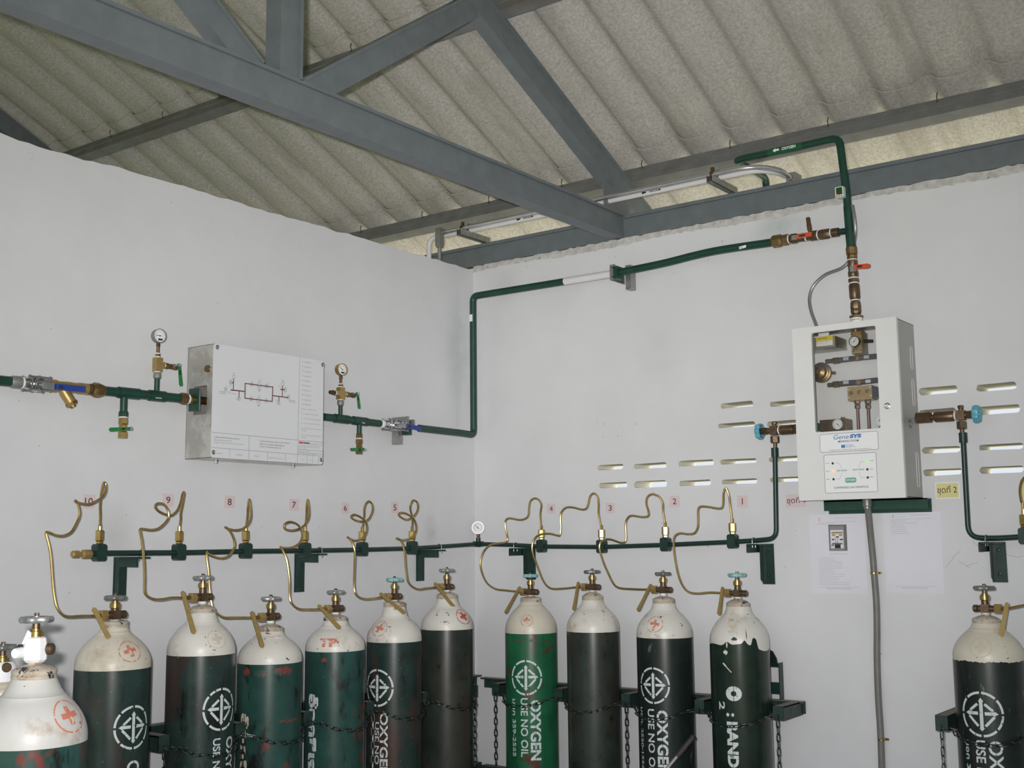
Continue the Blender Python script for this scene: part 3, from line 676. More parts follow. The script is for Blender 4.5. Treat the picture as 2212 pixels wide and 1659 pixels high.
# frame lines of the drawing
for seg in (((95, 1165), (1485, 1293)), ((1188, 242), (1158, 1535)), ((92, 1352), (1160, 1440)), ((563, 1210), (556, 1495)), ((322, 1372), (319, 1478)), ((788, 1412), (784, 1512)), ((1012, 1428), (1008, 1525)), ((1165, 1375), (1485, 1403)), ((1162, 1410), (1485, 1440)), ((1160, 1438), (1485, 1462)), ((1278, 1450), (1274, 1545)), ((1350, 1455), (1346, 1550)), ((1420, 1460), (1416, 1555))): pl(grey, seg, .0011)
obj('frame_lines', grey, 'ink_grey', panel, smooth=0)
def ptxt(s, cx, cy, wpx, hpx, m='ink_soft', bold=.0):
    a, b, c = Q(cx, cy), Q(cx+wpx, cy+wpx*.095), Q(cx, cy-hpx); text('print', s, a, b.y-a.y, c.z-a.z, fr, m, panel, bold=bold, lift=.0004)
lst = ['V1 - Ball Valve 2"', 'V2 - Vent Valve 2"', 'V3 - Vent Valve 8"', 'V4 - Ball Valve 4"', 'V5 - Ball Valve 4"', 'V6 - Ball Valve 4"', 'V7 - Ball Valve 4"', 'V8 - Vent Valve 8"', 'V9 - Vent Valve 2"', 'V10 - Ball Valve 2"']
for i, s in enumerate(lst): ptxt(s, 1217-i*.5, 300+i*58.5, 112, 17)
for s, cy, w in (('Y-Strainer - อุปกรณ์กรองฝุ่น', 885, 180), ('SV1 - Safety Valve MP at 15 bar', 943, 205), ('P1 - ความดันขาเข้าก๊าซ 200-300 psi', 1003, 240), ('P2 - ความดันขาออกก๊าซ 45-60 psi', 1060, 230), ('R1 - อุปกรณ์ควบคุมความดันก๊าซตัวที่ 1', 1122, 252), ('(60 psi)', 1148, 55), ('R2 - อุปกรณ์ควบคุมความดันก๊าซตัวที่ 2', 1207, 252), ('(55 psi)', 1235, 55)): ptxt(s, 1208, cy, w, 18)
for s, cx, cy, w, h in (('กรณีใช้งานปกติจ่ายก๊าซออกซิเจนระบบกลาง', 130, 1232, 310, 22), ('ปิดวาล์ว V2, V3, V8, V9, V10', 128, 1270, 215, 20), ('เปิดวาล์ว V1, ชุด V4 + V5 และ V6 + V7 และ V10', 128, 1302, 355, 20), ('กรณีอุปกรณ์ควบคุมความดัน R1 หรือ R2 มีปัญหา', 695, 1285, 370, 22), ('ใช้เปิด V4 + V5 สำหรับการเปิดการใช้งาน R1', 693, 1318, 305, 20), ('หรือ V6 + V7 สำหรับเปิดการใช้งาน R2', 693, 1350, 265, 20)): ptxt(s, cx, cy, w, h, 'ink_grey', .004)
for s, cx, cy, w, h in (('GAS INPUT', 192, 688, 84, 16), ('GAS OUTPUT', 1048, 795, 88, 16), ('V1', 270, 600, 22, 17), ('V3', 325, 525, 22, 17), ('P1', 362, 447, 24, 20), ('Y-Strainer', 335, 690, 70, 15), ('V2', 400, 760, 22, 17), ('V4', 588, 547, 22, 16), ('R1', 678, 537, 22, 18), ('V5', 770, 575, 22, 16), ('V6', 580, 728, 22, 16), ('R2', 672, 720, 22, 18), ('V7', 767, 756, 22, 16), ('P2', 967, 535, 22, 18), ('SV1', 922, 605, 30, 16), ('V8', 998, 615, 22, 16), ('V9', 893, 780, 22, 16), ('V10', 1035, 712, 30, 16),
    ('CHUKIET T.', 155, 1432, 82, 16), ('TOBTEEBU P.', 398, 1452, 84, 16), ('RASIT R.', 630, 1468, 54, 16), ('RASENPT_ReducingUnit.01', 803, 1490, 185, 16), ('A/3', 1210, 1512, 22, 13), ('A/4', 1305, 1517, 22, 13), ('Title : Reducing Unit', 1172, 1400, 135, 15), ('Ref. : Hospital size 55 to 160 beds', 1172, 1432, 220, 14), ('INDUSTRIAL MEDICAL LIMITED', 1315, 1318, 152, 14), ('57 Soi Sukhumvit 62 Bangkok 10260, Thailand', 1175, 1330, 255, 11), ('Tel. 02-332-1230  Fax. 02-332-1231', 1175, 1345, 255, 11), ('E-mail : info@', 1175, 1362, 100, 11)): ptxt(s, cx, cy, w, h)
for (cx, cy, w, h, m_) in ((1176, 1303, 52, 24, 'ink_red'), (1232, 1306, 76, 20, 'ink_grey')):
    a, b, c = Q(cx, cy), Q(cx+w, cy+w*.095), Q(cx, cy-h); k = MB(); flat(k, [(0, 0), (b.y-a.y, 0), (b.y-a.y, c.z-a.z), (0, c.z-a.z)], a, fr, .0004); obj('logo_block', k, m_, panel, smooth=0)

# outlet side of the box: pipe to the corner, up, and along the right wall -------------
def B_(px): return LW(px, 901+(px-703)*.1185, OFF)
po = thing('outlet_pipe', 'green gas pipe from the box to the corner, up and along the right wall', 'pipe', B_(760))
cz = LW(1020, 940, OFF)
cxy = Vector((OFF+.0, -.075, 0))
zc = RW(1023, 940, .075).z
m = MB(); rod(m, B_(699), B_(822), .0155, 18); rod(m, B_(722), B_(752), .0185, 18); rod(m, B_(762), B_(792), .0185, 18)
rod(m, B_(735), B_(735)+zup*.056, .0085, 14); rod(m, B_(776), B_(776)-zup*.052, .0105, 14); obj('tee_run', m, 'green_paint', po)
vx = LW(1023, 800, OFF); vy = -.085
VX, VY = None, None
# the riser stands near the corner, clear of both walls
for k in range(60):
    q = RW(1022.5, 800, .03+.002*k)
    if q.x >= .075: VX, VY = q.x, q.y; break
zlow = AXZ(940, (VX, VY)); zhigh = AXZ(640, (VX, VY))
ro = -VY
path = [B_(905), Vector((OFF, VY-.10, LW(1000, 936, OFF).z)), Vector((VX, VY, zlow)), Vector((VX, VY, zhigh)), RW(1220, 608, ro), RW(1330, 590, ro), RW(1430, 569.5, ro), RW(1500, 552, ro), RW(1560, 539.5, ro), RW(1672, 523, ro)]
obj('pipe_run', MB().tube(fillet(path[:4], .03)[:-1] + fillet([path[2]*.5+path[3]*.5]+path[3:5], .03)[1:] + [RW(1330, 590, ro)] + cat_rom(path[5:], 5), .0165, 16), 'green_paint', po)
m = MB(); m.tube([RW(1220, 608, ro), RW(1326, 591, ro)], .0172, 18); obj('white_sleeve', m, 'white_pvc', po)
for p, q in ((RW(1604, 533, ro+.018), RFR), (Vector((VX+.012, VY-.014, AXZ(688, (VX, VY)))), None)):
    k = MB()
    if q: flat(k, [(-.0155, -.0085), (.0155, -.0055), (.0155, .0055), (-.0155, .0025)], p, q, 0)
    else: k.box(p-Vector((.012, 0, 0)), (.008, .004, .017))
    lo = obj('pipe_label', k, 'sticker_white', po, smooth=0)
    if q: text('lettering', 'OXYGEN', p+Vector((-.013, 0, -.0055)), .014, .005, RFR, 'ink_grey', lo, bold=.02, lift=.0008)
lb = LW(785, 911.5, OFF+.0168); k = MB(); flat(k, [(-.010, -.0048), (.010, -.0062), (.010, .0038), (-.010, .0052)], lb, LFR, 0); lo = obj('pipe_label', k, 'sticker_white', po, smooth=0)
text('lettering', 'OXYGEN', lb-Vector((0, .008, .003)), .013, .004, LFR, 'ink_grey', lo, bold=.02, lift=.0008)
b1 = B_(776)-zup*.052
m = MB(); ringed(m, b1, b1-zup*.02, [(.012, 0), (.0135, .2), (.0135, 1)], 8); obj('drain_coupling', m, 'brass_dark', po); tape(po, b1-zup*.02, b1-zup*.025, .013)
lever_valve('drain_valve', 'brass drain valve with green lever, below the pipe right of the box', b1-zup*.025, b1-zup*.088, (LW(787, 971, OFF+.024), LW(757, 971, OFF+.024)), None, 'small valves with green levers', mat_='brass_dark', r=.013)
gauge_branch(735, B_(735)+zup*.056, LW(742, 798, OFF+.014).z, 'round pressure gauge standing right of the steel box', 'brass vent valve with hanging green lever beside the right gauge', True, 145, None, (LW(772, 850, OFF+.016), LW(776, 883, OFF+.016)))
tape(po, B_(821), B_(828), .0185)
steel_valve(B_(828), B_(876), 'bolted steel ball valve with blue lever right of the box', LW(866, 918, .122), LW(909, 926, .122), 'steel ball valves with blue levers')
def strut(name, label, boxes, clamps, loc):
    t = thing(name, label, 'pipe clamp', loc); m = MB()
    for c, h in boxes: m.box(c, h)
    obj('strut_channel', m, 'galvanised', t, smooth=0)
    for i, (c, h) in enumerate(clamps):
        k = MB(); k.box(c, h); o = obj('clamp_plate', k, 'galvanised' if i < 2 else 'green_paint', t, smooth=0)
    return t
p = LW(884, 925, OFF); cc = Vector((0, p.y, p.z))
s1 = strut('pipe_clamp', 'galvanised strut clamp behind the blue lever near the corner', [(cc+Vector((.02, -.012, -.01)), (.02, .014, .06))], [(cc+Vector((.055, .010, .02)), (.045, .003, .018)), (cc+Vector((.055, -.028, .02)), (.045, .003, .03)), (cc+Vector((.07, -.005, 0)), (.018, .012, .03))], cc)
p = RW(1337, 590, ro); cc = Vector((p.x, 0, p.z))
s2 = thing('pipe_clamp', 'galvanised strut clamp holding the green pipe on the right wall', 'pipe clamp', cc)
m = MB(); m.bb(cc+Vector((.0, -.045, -.065)), cc+Vector((.026, 0, .045))); obj('strut_channel', m, 'galvanised', s2, smooth=0)
m = MB(); m.bb(cc+Vector((-.034, -ro-.018, -.03)), cc+Vector((-.031, 0, .038))); m.bb(cc+Vector((-.034, -ro-.022, -.03)), cc+Vector((-.008, -ro-.018, .038))); cp = obj('clamp_plate', m, 'galvanised', s2, smooth=0)
for z in (-.018, .024): k = MB(); k.lathe(cc+Vector((-.02, -ro-.022, z)), (0, -1, 0), [(.004, 0), (.003, .003)], 10); obj('bolt', k, 'chrome', cp)
m = MB(); m.box(cc+Vector((-.004, -ro, 0)), (.010, .026, .028)); obj('pipe_block', m, 'green_paint', s2, smooth=0)
# ================================================================== oxygen manifold along both walls
MO = .105                                             # distance of the manifold pipe from the walls
tees = {10: (214, 1195), 9: (386, 1194), 8: (530, 1191), 7: (658, 1189.5), 6: (782, 1187.5), 5: (890, 1184.5)}
teesR = {4: (1170, 1180.5), 3: (1300, 1181.5), 2: (1438, 1177), 1: (1583, 1170.5)}
TP = {k: LW(*v, MO) for k, v in tees.items()}; TP.update({k: RW(*v, MO) for k, v in teesR.items()})
gx = LW(1033, 1175, .10); gq = None
for k in range(80):
    q = RW(1033, 1175, .05+.002*k)
    if q.x >= .13: gq = q; break
mf = thing('manifold_pipe', 'thin dark green manifold pipe running along both walls above the cylinders', 'pipe', TP[7])
vpipe_top = RW(1674, 986, MO)
pts = [LW(196, 1196.5, MO)] + [TP[k] for k in (10, 9, 8, 7, 6, 5)] + [LW(940, 1181.5, MO), gq, RW(1105, 1177, MO)] + [TP[k] for k in (4, 3, 2, 1)]
end = [TP[1], RW(1640, 1167, MO), RW(1677, 1163, MO), RW(1676, 1100, MO), vpipe_top]
obj('pipe_run', MB().tube(pts + fillet(end, .06)[1:], .0095, 12), 'dark_green', mf)
m = MB(); rod(m, vpipe_top-zup*.002, vpipe_top+zup*.034, .0145, 14); obj('pipe_socket', m, 'dark_green', mf)
def tee_block(p, d):
    x = Vector(d); m = MB(); w = .0185
    m.prism([(-w, -.02), (-w*.7, -.026), (w*.7, -.026), (w, -.02), (w, .024), (w*.7, .030), (-w*.7, .030), (-w, .024)], Vector(p)-x.cross(zup)*.017, x, zup, .034, x.cross(zup))
    return m
for k, p in TP.items():
    obj('tee_block', tee_block(p, (0, 1, 0) if k >= 5 else (1, 0, 0)), 'dark_green', mf, smooth=0)
m = MB(); p = LW(196, 1197, MO); q = LW(155, 1197.5, MO); ringed(m, p, q, [(.0135, 0), (.0155, .08), (.0155, .42), (.012, .46), (.008, .5), (.008, .62), (.0125, .66), (.0125, .95), (.009, 1)], 10); obj('end_plug', m, 'brass_matte', mf)
gm_ = MB(); rod(gm_, gq-zup*.014, gq+zup*.03, .0105, 12); gm_.box(gq, (.018, .018, .012)); obj('gauge_tee', gm_, 'dark_green', mf)
gz = AXZ(1140, gq)
gauge('pressure_gauge', 'small round pressure gauge on the manifold in the room corner', Vector((gq.x, gq.y, gz))-Vector((-.008, .012, 0)), (.55, -.85, .0), .0285, .022, gq+zup*.032, 135, case='chrome', tag_black=False)
# second bank at the right edge
MR = .105
t2 = RW(2214, 1159, MR)
mr = thing('manifold_pipe', 'dark green manifold pipe of the second bank at the right edge', 'pipe', t2)
p0 = RW(2081, 955, MR)
obj('pipe_run', MB().tube(fillet([p0, RW(2092, 1161, MR), RW(2150, 1163, MR), t2, t2+Vector((.45, 0, -.005))], .06), .0095, 12), 'dark_green', mr)
m = MB(); rod(m, p0-zup*.002, p0+zup*.034, .0145, 14); obj('pipe_socket', m, 'dark_green', mr)
obj('tee_block', tee_block(t2, (1, 0, 0)), 'dark_green', mr, smooth=0)

# brackets: an angle on the wall, a short arm under the pipe, a U bolt
def bracket(label, wallp, fr, zt, zb, side, arm_side):
    """fr: along-wall, up, out of wall; wallp: point on wall below the pipe"""
    X, Y, N = fr; b = Vector(wallp); t = thing('pipe_bracket', label, 'bracket', Vector((b.x, b.y, zb)), 'dark green angle brackets under the manifold')
    w = .052; h = zt-zb; o = Vector((b.x, b.y, zb))
    m = MB(); m.prism([(-w/2, 0), (w/2, .0), (w/2, h), (-w/2, h)], o, X, Y, .005, N)
    s = w/2*side
    m.prism([(0, .0), (.030, .018), (.030, h), (0, h)], o+X*(s-(.0025 if side > 0 else -.0025)), N, Y, .005, X)
    obj('wall_angle', m, 'dark_green', t, smooth=0)
    a = MB(); zt_ = Vector((b.x, b.y, zt)); a.box(zt_+N*.063+X*(arm_side*.006)-Y*.003, (.026, .063, .003), X, N, Y); a.box(zt_+N*.063+X*(arm_side*.006-.026)-Y*.018, (.003, .063, .016), X, N, Y)
    arm = obj('arm', a, 'dark_green', t, smooth=0)
    for dz in (.22, .8):
        k = MB(); k.lathe(o+Y*(h*dz)+N*.005, N, [(.008, 0), (.007, .004), (.002, .005)], 6); obj('anchor_bolt', k, 'dark_green', t)
    u = MB(); pc = zt_+N*MO+Y*.0115
    pts = [pc-N*.0135-Y*.026] + [pc+N*(-.0135*math.cos(PI*k/8))+Y*(.0135*math.sin(PI*k/8)) for k in range(9)] + [pc+N*.0135-Y*.026]
    u.tube([q+X*arm_side*.012 for q in pts], .0022, 6); obj('u_bolt', u, 'galvanised', t)
    return t
def br_at(px, ytop_fn, ybot, left, side, arm_side, label):
    pipe = (LW if left else RW)(px, ytop_fn, MO); wallp = Vector((0, pipe.y, 0)) if left else Vector((pipe.x, 0, 0))
    fr = LFR if left else RFR
    zt = pipe.z-.0125; zb = AXZ(ybot, (wallp.x, wallp.y)); bracket(label, wallp, fr, zt, zb, side, arm_side)
br_at(300, 1195, 1296, True, -1, 1, 'dark green angle bracket between tubes 10 and 9')
br_at(686, 1189, 1279, True, -1, 1, 'dark green angle bracket just right of tee 7')
br_at(945, 1181.5, 1255, True, -1, 1, 'dark green angle bracket right of tee 5, near the corner gauge')
br_at(1118, 1178, 1252, False, -1, -1, 'dark green angle bracket behind the cylinder under tee 4')
br_at(1634, 1168, 1262, False, -1, -1, 'dark green angle bracket right of tee 1 under the pipe bend')
br_at(2138, 1163, 1258, False, -1, -1, 'dark green angle bracket right of the posters')

# ================================================================== cylinders
ROWL, ROWR = .235, .175
CY = {}
def surf_of(prof):
    S = [0.]
    for a, b in zip(prof[:-1], prof[1:]): S.append(S[-1]+math.hypot(b[0]-a[0], b[1]-a[1]))
    def at(s):
        for i in range(len(prof)-1):
            if s <= S[i+1] or i == len(prof)-2:
                t = (s-S[i])/max(S[i+1]-S[i], 1e-9); return prof[i][0]+(prof[i+1][0]-prof[i][0])*t, prof[i][1]+(prof[i+1][1]-prof[i][1])*t
    def sz(z):
        for i in range(len(prof)-1):
            if prof[i][1] <= z <= prof[i+1][1] and prof[i+1][1] > prof[i][1]: return S[i]+(S[i+1]-S[i])*(z-prof[i][1])/(prof[i+1][1]-prof[i][1])
        return S[-1]
    return at, sz
def cylinder(key, label, axis, R, zbnd, zridge, zrb, zrt, zcap, zvalve, znut, zwheel, mbody, mwhite, wheel, outdir, rr=.26, rrg=.195, wave_fn=None, group='gas cylinders standing along the walls', neck='neck_worn', hasvalve=True, wheelrot=0.):
    ax = Vector((axis[0], axis[1], 0)); t = thing('gas_cylinder', label, 'gas cylinder', ax, group); D = 2*R
    low = [(R*.80, 0), (R*.97, .012), (R, .03)]
    dome = []; zs = zbnd+.006; rd = rr*D
    for k in range(1, 13):
        a = PI/2*k/12; e = 1.15
        q = k/12; dome.append((rd+(R-rd)*(1-q**2.15), zs+(zridge-zs)*q))
    upper = [(R, zs)] + dome + [(rd*.985, zridge+.003), (rd*.94, zridge+.004)] + [(rd*.94+(rrg*D-rd*.94)*q**.8, zridge+.004+(zrb-zridge-.004)*q) for q in (.35, .7, 1)]
    prof = low + [(R, zbnd)] + upper
    at, sz = surf_of(prof)
    n = 40
    m = MB(); P = []; F = []
    ts = [2*PI*k/n for k in range(n)]; face = math.atan2(CAM.y-ax.y, CAM.x-ax.x)
    def zb_(th): return zbnd + (wave_fn((th-face+PI) % (2*PI)-PI) if wave_fn else 0)
    n = 40 if not wave_fn else 200; ts = [2*PI*k/n for k in range(n)]
    rings = low
    for r, z in rings: P += [(ax.x+r*math.cos(q), ax.y+r*math.sin(q), z) for q in ts]
    P += [(ax.x+R*math.cos(q), ax.y+R*math.sin(q), zb_(q)) for q in ts]
    for i in range(len(rings)):
        for k in range(n): F.append((i*n+k, i*n+(k+1) % n, (i+1)*n+(k+1) % n, (i+1)*n+k))
    F.append(tuple(reversed(range(n))))
    m._add(P, F); body = obj('body', m, mbody, t, smooth=40)
    m = MB(); P = [(ax.x+R*math.cos(q), ax.y+R*math.sin(q), zb_(q)) for q in ts]; F = []
    for r, z in upper: P += [(ax.x+r*math.cos(q), ax.y+r*math.sin(q), max(z, zb_(q)+.0005) if z < zbnd+.02 else z) for q in ts]
    for i in range(len(upper)):
        for k in range(n): F.append((i*n+k, i*n+(k+1) % n, (i+1)*n+(k+1) % n, (i+1)*n+k))
    m._add(P, F); sh = obj('shoulder', m, mwhite, t, smooth=40)
    rg = rrg*D; m = MB(); zcap = min(zcap, zvalve-.02)
    hr = zrt-zrb
    m.lathe((ax.x, ax.y, 0), (0, 0, 1), [(rg*.97, zrb-.001), (rg*1.03, zrb+.001), (rg*1.03, zrb+hr*.3), (rg*.99, zrb+hr*.36), (rg*1.02, zrb+hr*.5), (rg*1.03, zrt-.003), (rg*.98, zrt), (rg*.72, zrt+(zcap-zrt)*.55), (.016, zcap), (.0145, zcap+.004)], 32)
    obj('neck_ring', m, neck, t)
    V = dict(ax=ax, R=R, at=at, sz=sz, face=face, t=t, body=body, shoulder=sh, zv=zvalve, out=outdir, zb=zbnd)
    CY[key] = V
    if hasvalve:
        od = Vector(outdir).normalized(); c = Vector((ax.x, ax.y, zvalve)); k = D/.229
        m = MB(); rod(m, (ax.x, ax.y, zcap), (ax.x, ax.y, znut), .0125*k, 16); m.box(c, (.0135*k, .0135*k, .014*k))
        rod(m, c, c+od*.036*k, .0105*k, 14); ringed(m, c-od*.012*k, c-od*.040*k, [(.0115*k, 0), (.0115*k, .35), (.009*k, .42), (.0125*k, .5), (.0125*k, .9), (.010*k, 1)], 14)
        vb = obj('valve', m, 'bronze', t)
        m = MB(); rod(m, (ax.x, ax.y, zcap-.001), (ax.x, ax.y, zvalve-.012), .0135*k, 16); obj('sealing_tape', m, 'tape_white', vb)
        m = MB(); ringed(m, (ax.x, ax.y, znut-.012*k), (ax.x, ax.y, znut+.010*k), [(.014*k, 0), (.0165*k, .1), (.0165*k, .75), (.012*k, .8), (.012*k, 1)], 20); obj('bonnet_nut', m, 'brass', vb)
        m = MB(); rod(m, (ax.x, ax.y, znut+.009*k), (ax.x, ax.y, zwheel), .008*k, 10); rod(m, (ax.x, ax.y, zwheel), (ax.x, ax.y, zwheel+.014*k), .0055*k, 8); obj('spindle', m, 'bronze', vb)
        w = inst('handwheel', WH[wheel], Matrix.Translation((ax.x, ax.y, zwheel)) @ Matrix.Rotation(wheelrot, 4, 'Z') @ Matrix.Scale(k, 4), t)
    return t
def place(key, left, px0, px1, ybnd, yr, yrb, yrt, ycap, yv, yn, yw, axpx, lab, mbody, mwhite, wheel, row='L', wave_fn=None, rr=.26, rrg=.195, neck='neck_worn', axw=None):
    mid = (px0+px1)/2
    if row == 'L': ax = LW(mid, 1480, ROWL); od = (0, -1, 0)
    elif row == 'R': ax = RW(mid, 1450, ROWR); od = (-1, 0, 0)
    else: ax = axw; od = row
    dep = (Vector((ax.x, ax.y, 1.3))-CAM).dot(FW); dd = math.hypot(ax.x-CAM.x, ax.y-CAM.y)
    al = math.atan((px1-px0)/2*dep/FPX/dd); R = dd*math.sin(al)
    a = (ax.x, ax.y)
    zz = lambda y, fwd=0.: AXZ(y, a, fwd)
    return cylinder(key, lab, a, R, zz(ybnd, R), zz(yr, R*.5), zz(yrb, R*.38), zz(yrt, R*.38), zz(ycap), zz(yv), zz(yn), zz(yw), mbody, mwhite, wheel, od, rr, rrg, wave_fn, neck=neck, wheelrot=random.random())
GL = 'gas cylinders along the walls'
place(10, 1, 163, 322, 1450, 1370, 1357, 1343, 1339, 1328, 1306, 1291, 243, 'dark green gas cylinder with cream shoulder, below the tube labelled 10', 'cyl_dark', 'cyl_cream', 'alloy_wheel_dark', rr=.22, rrg=.18)
place(9, 1, 360.5, 505, 1418, 1348, 1325, 1315, 1306, 1290, 1263, 1248, 435, 'dark green gas cylinder with large white stencilled mark, below the tube labelled 9', 'cyl_dark', 'cyl_white', 'alloy_wheel')
place(8, 1, 513, 650.5, 1436, 1379, 1365, 1356, 1348, 1332, 1308, 1293, 583, 'green gas cylinder with red paint patches, below the tube labelled 8', 'cyl_teal', 'cyl_white', 'alloy_wheel')
place(7, 1, 659, 787, 1409, 1357, 1342, 1334, 1328, 1314.5, 1292, 1279, 723, 'green gas cylinder with red TP letters on its shoulder, below the tube labelled 7', 'cyl_teal', 'cyl_white', 'alloy_wheel')
place(6, 1, 792, 910.5, 1389, 1335, 1312, 1302, 1298, 1288.5, 1266, 1252, 851, 'dark green gas cylinder with pale blue handwheel, below the tube labelled 6', 'cyl_dark', 'cyl_white', 'pale_cyan_wheel')
place(5, 1, 909.5, 1022, 1362, 1312, 1294, 1285, 1279, 1267.5, 1246, 1232, 964, 'dark green gas cylinder with bright red cross, nearest the corner on the left wall', 'cyl_brown', 'cyl_white', 'alloy_wheel')
place(4, 0, 1092, 1204, 1370, 1312, 1301, 1292, 1287, 1278.5, 1258, 1243.5, 1147, 'brightest green gas cylinder with pale blue handwheel, right of the corner', 'cyl_green', 'cyl_cream', 'pale_cyan_wheel', 'R')
place(3, 0, 1225.5, 1340, 1367, 1313, 1297, 1288, 1279, 1268, 1247, 1235, 1281, 'brownish black gas cylinder without lettering, below the tube labelled 3', 'cyl_brown', 'cyl_white', 'alloy_wheel_dark', 'R')
place(2, 0, 1377, 1498, 1380, 1321.5, 1304, 1294, 1288, 1274, 1252, 1239.5, 1435, 'black-green gas cylinder with stencilled mark and OXYGEN, below the tube labelled 2', 'cyl_black', 'cyl_white', 'alloy_wheel_dark', 'R')
def wv1(t):
    s = math.sin
    w = -.004 + .012*s(1.9*t+2.4) + .007*s(4.3*t+.6)
    w += .034*math.exp(-((t-.52)/.11)**4) + .014*math.exp(-((t-.17)/.07)**2) + .014*math.exp(-((t+.42)/.12)**2)
    return w
place(1, 0, 1535.5, 1663, 1396, 1330, 1311, 1303, 1294, 1281.5, 1258, 1242, 1597, 'gas cylinder with ragged wavy paint edge and large O2 letters, below tube 1', 'cyl_wet', 'cyl_white', 'pale_cyan_wheel', 'R', wave_fn=wv1)
place('R', 0, 2064, 2210, 1431, 1363, 1347, 1338, 1329, 1314.5, 1289, 1270, 2130, 'black gas cylinder at the right edge beside the posters', 'cyl_black', 'cyl_cream', 'alloy_wheel_dark', (1, 0, 0), wave_fn=lambda t: .0012*math.sin(7*t)+.001*math.sin(16.7*t+1)+.0009*math.sin(37.3*t+2)+.0008*math.sin(61*t), axw=RW(2137, 1450, .24))
# two nearer cylinders at the lower left
axA = CAM + ray(72, 1500)*2.56; axA.z = 0
place('A', 0, -43, 187, 1621, 1511, 1469, 1449, 1434, 1402, 1368, 1338, 68, 'nearest gas cylinder at the lower left, valve wrapped in white', 'cyl_teal', 'cyl_white_chipped', 'alloy_wheel', (-.75, -.6, 0), rr=.30, rrg=.20, axw=axA)
axB = CAM + ray(2, 1500)*2.86; axB.z = 0
place('B', 0, -92, 96, 1600, 1540, 1496, 1478, 1462, 1440, 1424, 1398, 8, 'gas cylinder half cut off at the left edge behind the nearest one', 'cyl_teal', 'cyl_white', 'alloy_wheel_dark', (-.9, .2, 0), rr=.28, rrg=.2, axw=axB)
va = CY['A']; a = va['ax']; zc_ = va['zv']
m = MB(); m.lathe((a.x, a.y, zc_-.028), (0, 0, 1), [(.020, 0), (.026, .006), (.027, .03), (.023, .052), (.017, .055)], 9); m.prism([(0, 0), (.028, 0), (.026, .02), (.012, .03)], (a.x-.012, a.y-.024, zc_+.012), (.8, .6, 0), (0, 0, 1), .004)
wr_ = obj('plastic_wrap', m, 'white_wrap', va['t'], smooth=0)
od = Vector((.30, -.95, 0)).normalized(); m = MB(); m.lathe(Vector((a.x, a.y, zc_-.006))+od*.02-Vector((.012, .009, 0)), od, [(.012, 0), (.0115, .018), (.010, .021)], 20); obj('outlet_cap', m, 'white_wrap', wr_)
m = MB(); m.lathe((a.x, a.y, 0), (0, 0, 1), [(.033, va['zb']+.155), (.036, va['zb']+.158), (.033, va['zb']+.161)], 24, cap=False)
vb_ = CY['B']; b = vb_['ax']; m = MB(); m.lathe((b.x, b.y, 0), (0, 0, 1), [(.033, vb_['zv']-.045), (.036, vb_['zv']-.04), (.034, vb_['zv']+.002), (.026, vb_['zv']+.012)], 20); wb = obj('paper_band', m, 'white_wrap', vb_['t'])

# stencils and emblems on the cylinders ----------------------------------------
def hit(C, px, py):
    d = ray(px, py); ax, at, sz = C['ax'], C['at'], C['sz']; t0 = (Vector((ax.x, ax.y, 1.3))-CAM).dot(FW)
    for k in range(700):
        t = t0-.16+.00035*k; p = CAM+d*t; s = sz(p.z); r, z = at(s)
        if math.hypot(p.x-ax.x, p.y-ax.y) <= r: return math.atan2(p.y-ax.y, p.x-ax.x), s
    p = CAM+d*t0; return C['face'], sz(p.z)
def dec(C, th0, s0, u, v, lift=.0008):
    r0, _ = C['at'](s0); r, z = C['at'](s0+v); th = th0+u/max(r0, .02); r += lift
    return Vector((C['ax'].x+r*math.cos(th), C['ax'].y+r*math.sin(th), z+(lift if s0+v > C['sz'](C['zb']) else 0)))
def dquad(mb, C, th, s, poly, nu=4, nv=4, lift=.0008):
    """bilinear patch: poly = four corners (u, v)"""
    P = []; F = []
    for j in range(nv+1):
        for i in range(nu+1):
            a, b = i/nu, j/nv
            u = (poly[0][0]*(1-a)+poly[1][0]*a)*(1-b)+(poly[3][0]*(1-a)+poly[2][0]*a)*b
            v = (poly[0][1]*(1-a)+poly[1][1]*a)*(1-b)+(poly[3][1]*(1-a)+poly[2][1]*a)*b
            P.append(dec(C, th, s, u, v, lift))
    for j in range(nv):
        for i in range(nu): F.append((j*(nu+1)+i, j*(nu+1)+i+1, (j+1)*(nu+1)+i+1, (j+1)*(nu+1)+i))
    mb._add(P, F)
def dline(mb, C, th, s, a, b, w):
    d = Vector((b[0]-a[0], b[1]-a[1])); q = Vector((-d.y, d.x)).normalized()*w/2
    dquad(mb, C, th, s, [(a[0]-q.x, a[1]-q.y), (b[0]-q.x, b[1]-q.y), (b[0]+q.x, b[1]+q.y), (a[0]+q.x, a[1]+q.y)], 5, 2)
def darc(mb, C, th, s, R, w, a0, a1, ry=1.):
    n = 7
    for k in range(n):
        t0, t1 = a0+(a1-a0)*k/n, a0+(a1-a0)*(k+1)/n
        f = lambda t, r: (r*math.cos(t), r*math.sin(t)*ry)
        dquad(mb, C, th, s, [f(t0, R-w/2), f(t0, R+w/2), f(t1, R+w/2), f(t1, R-w/2)], 1, 1)
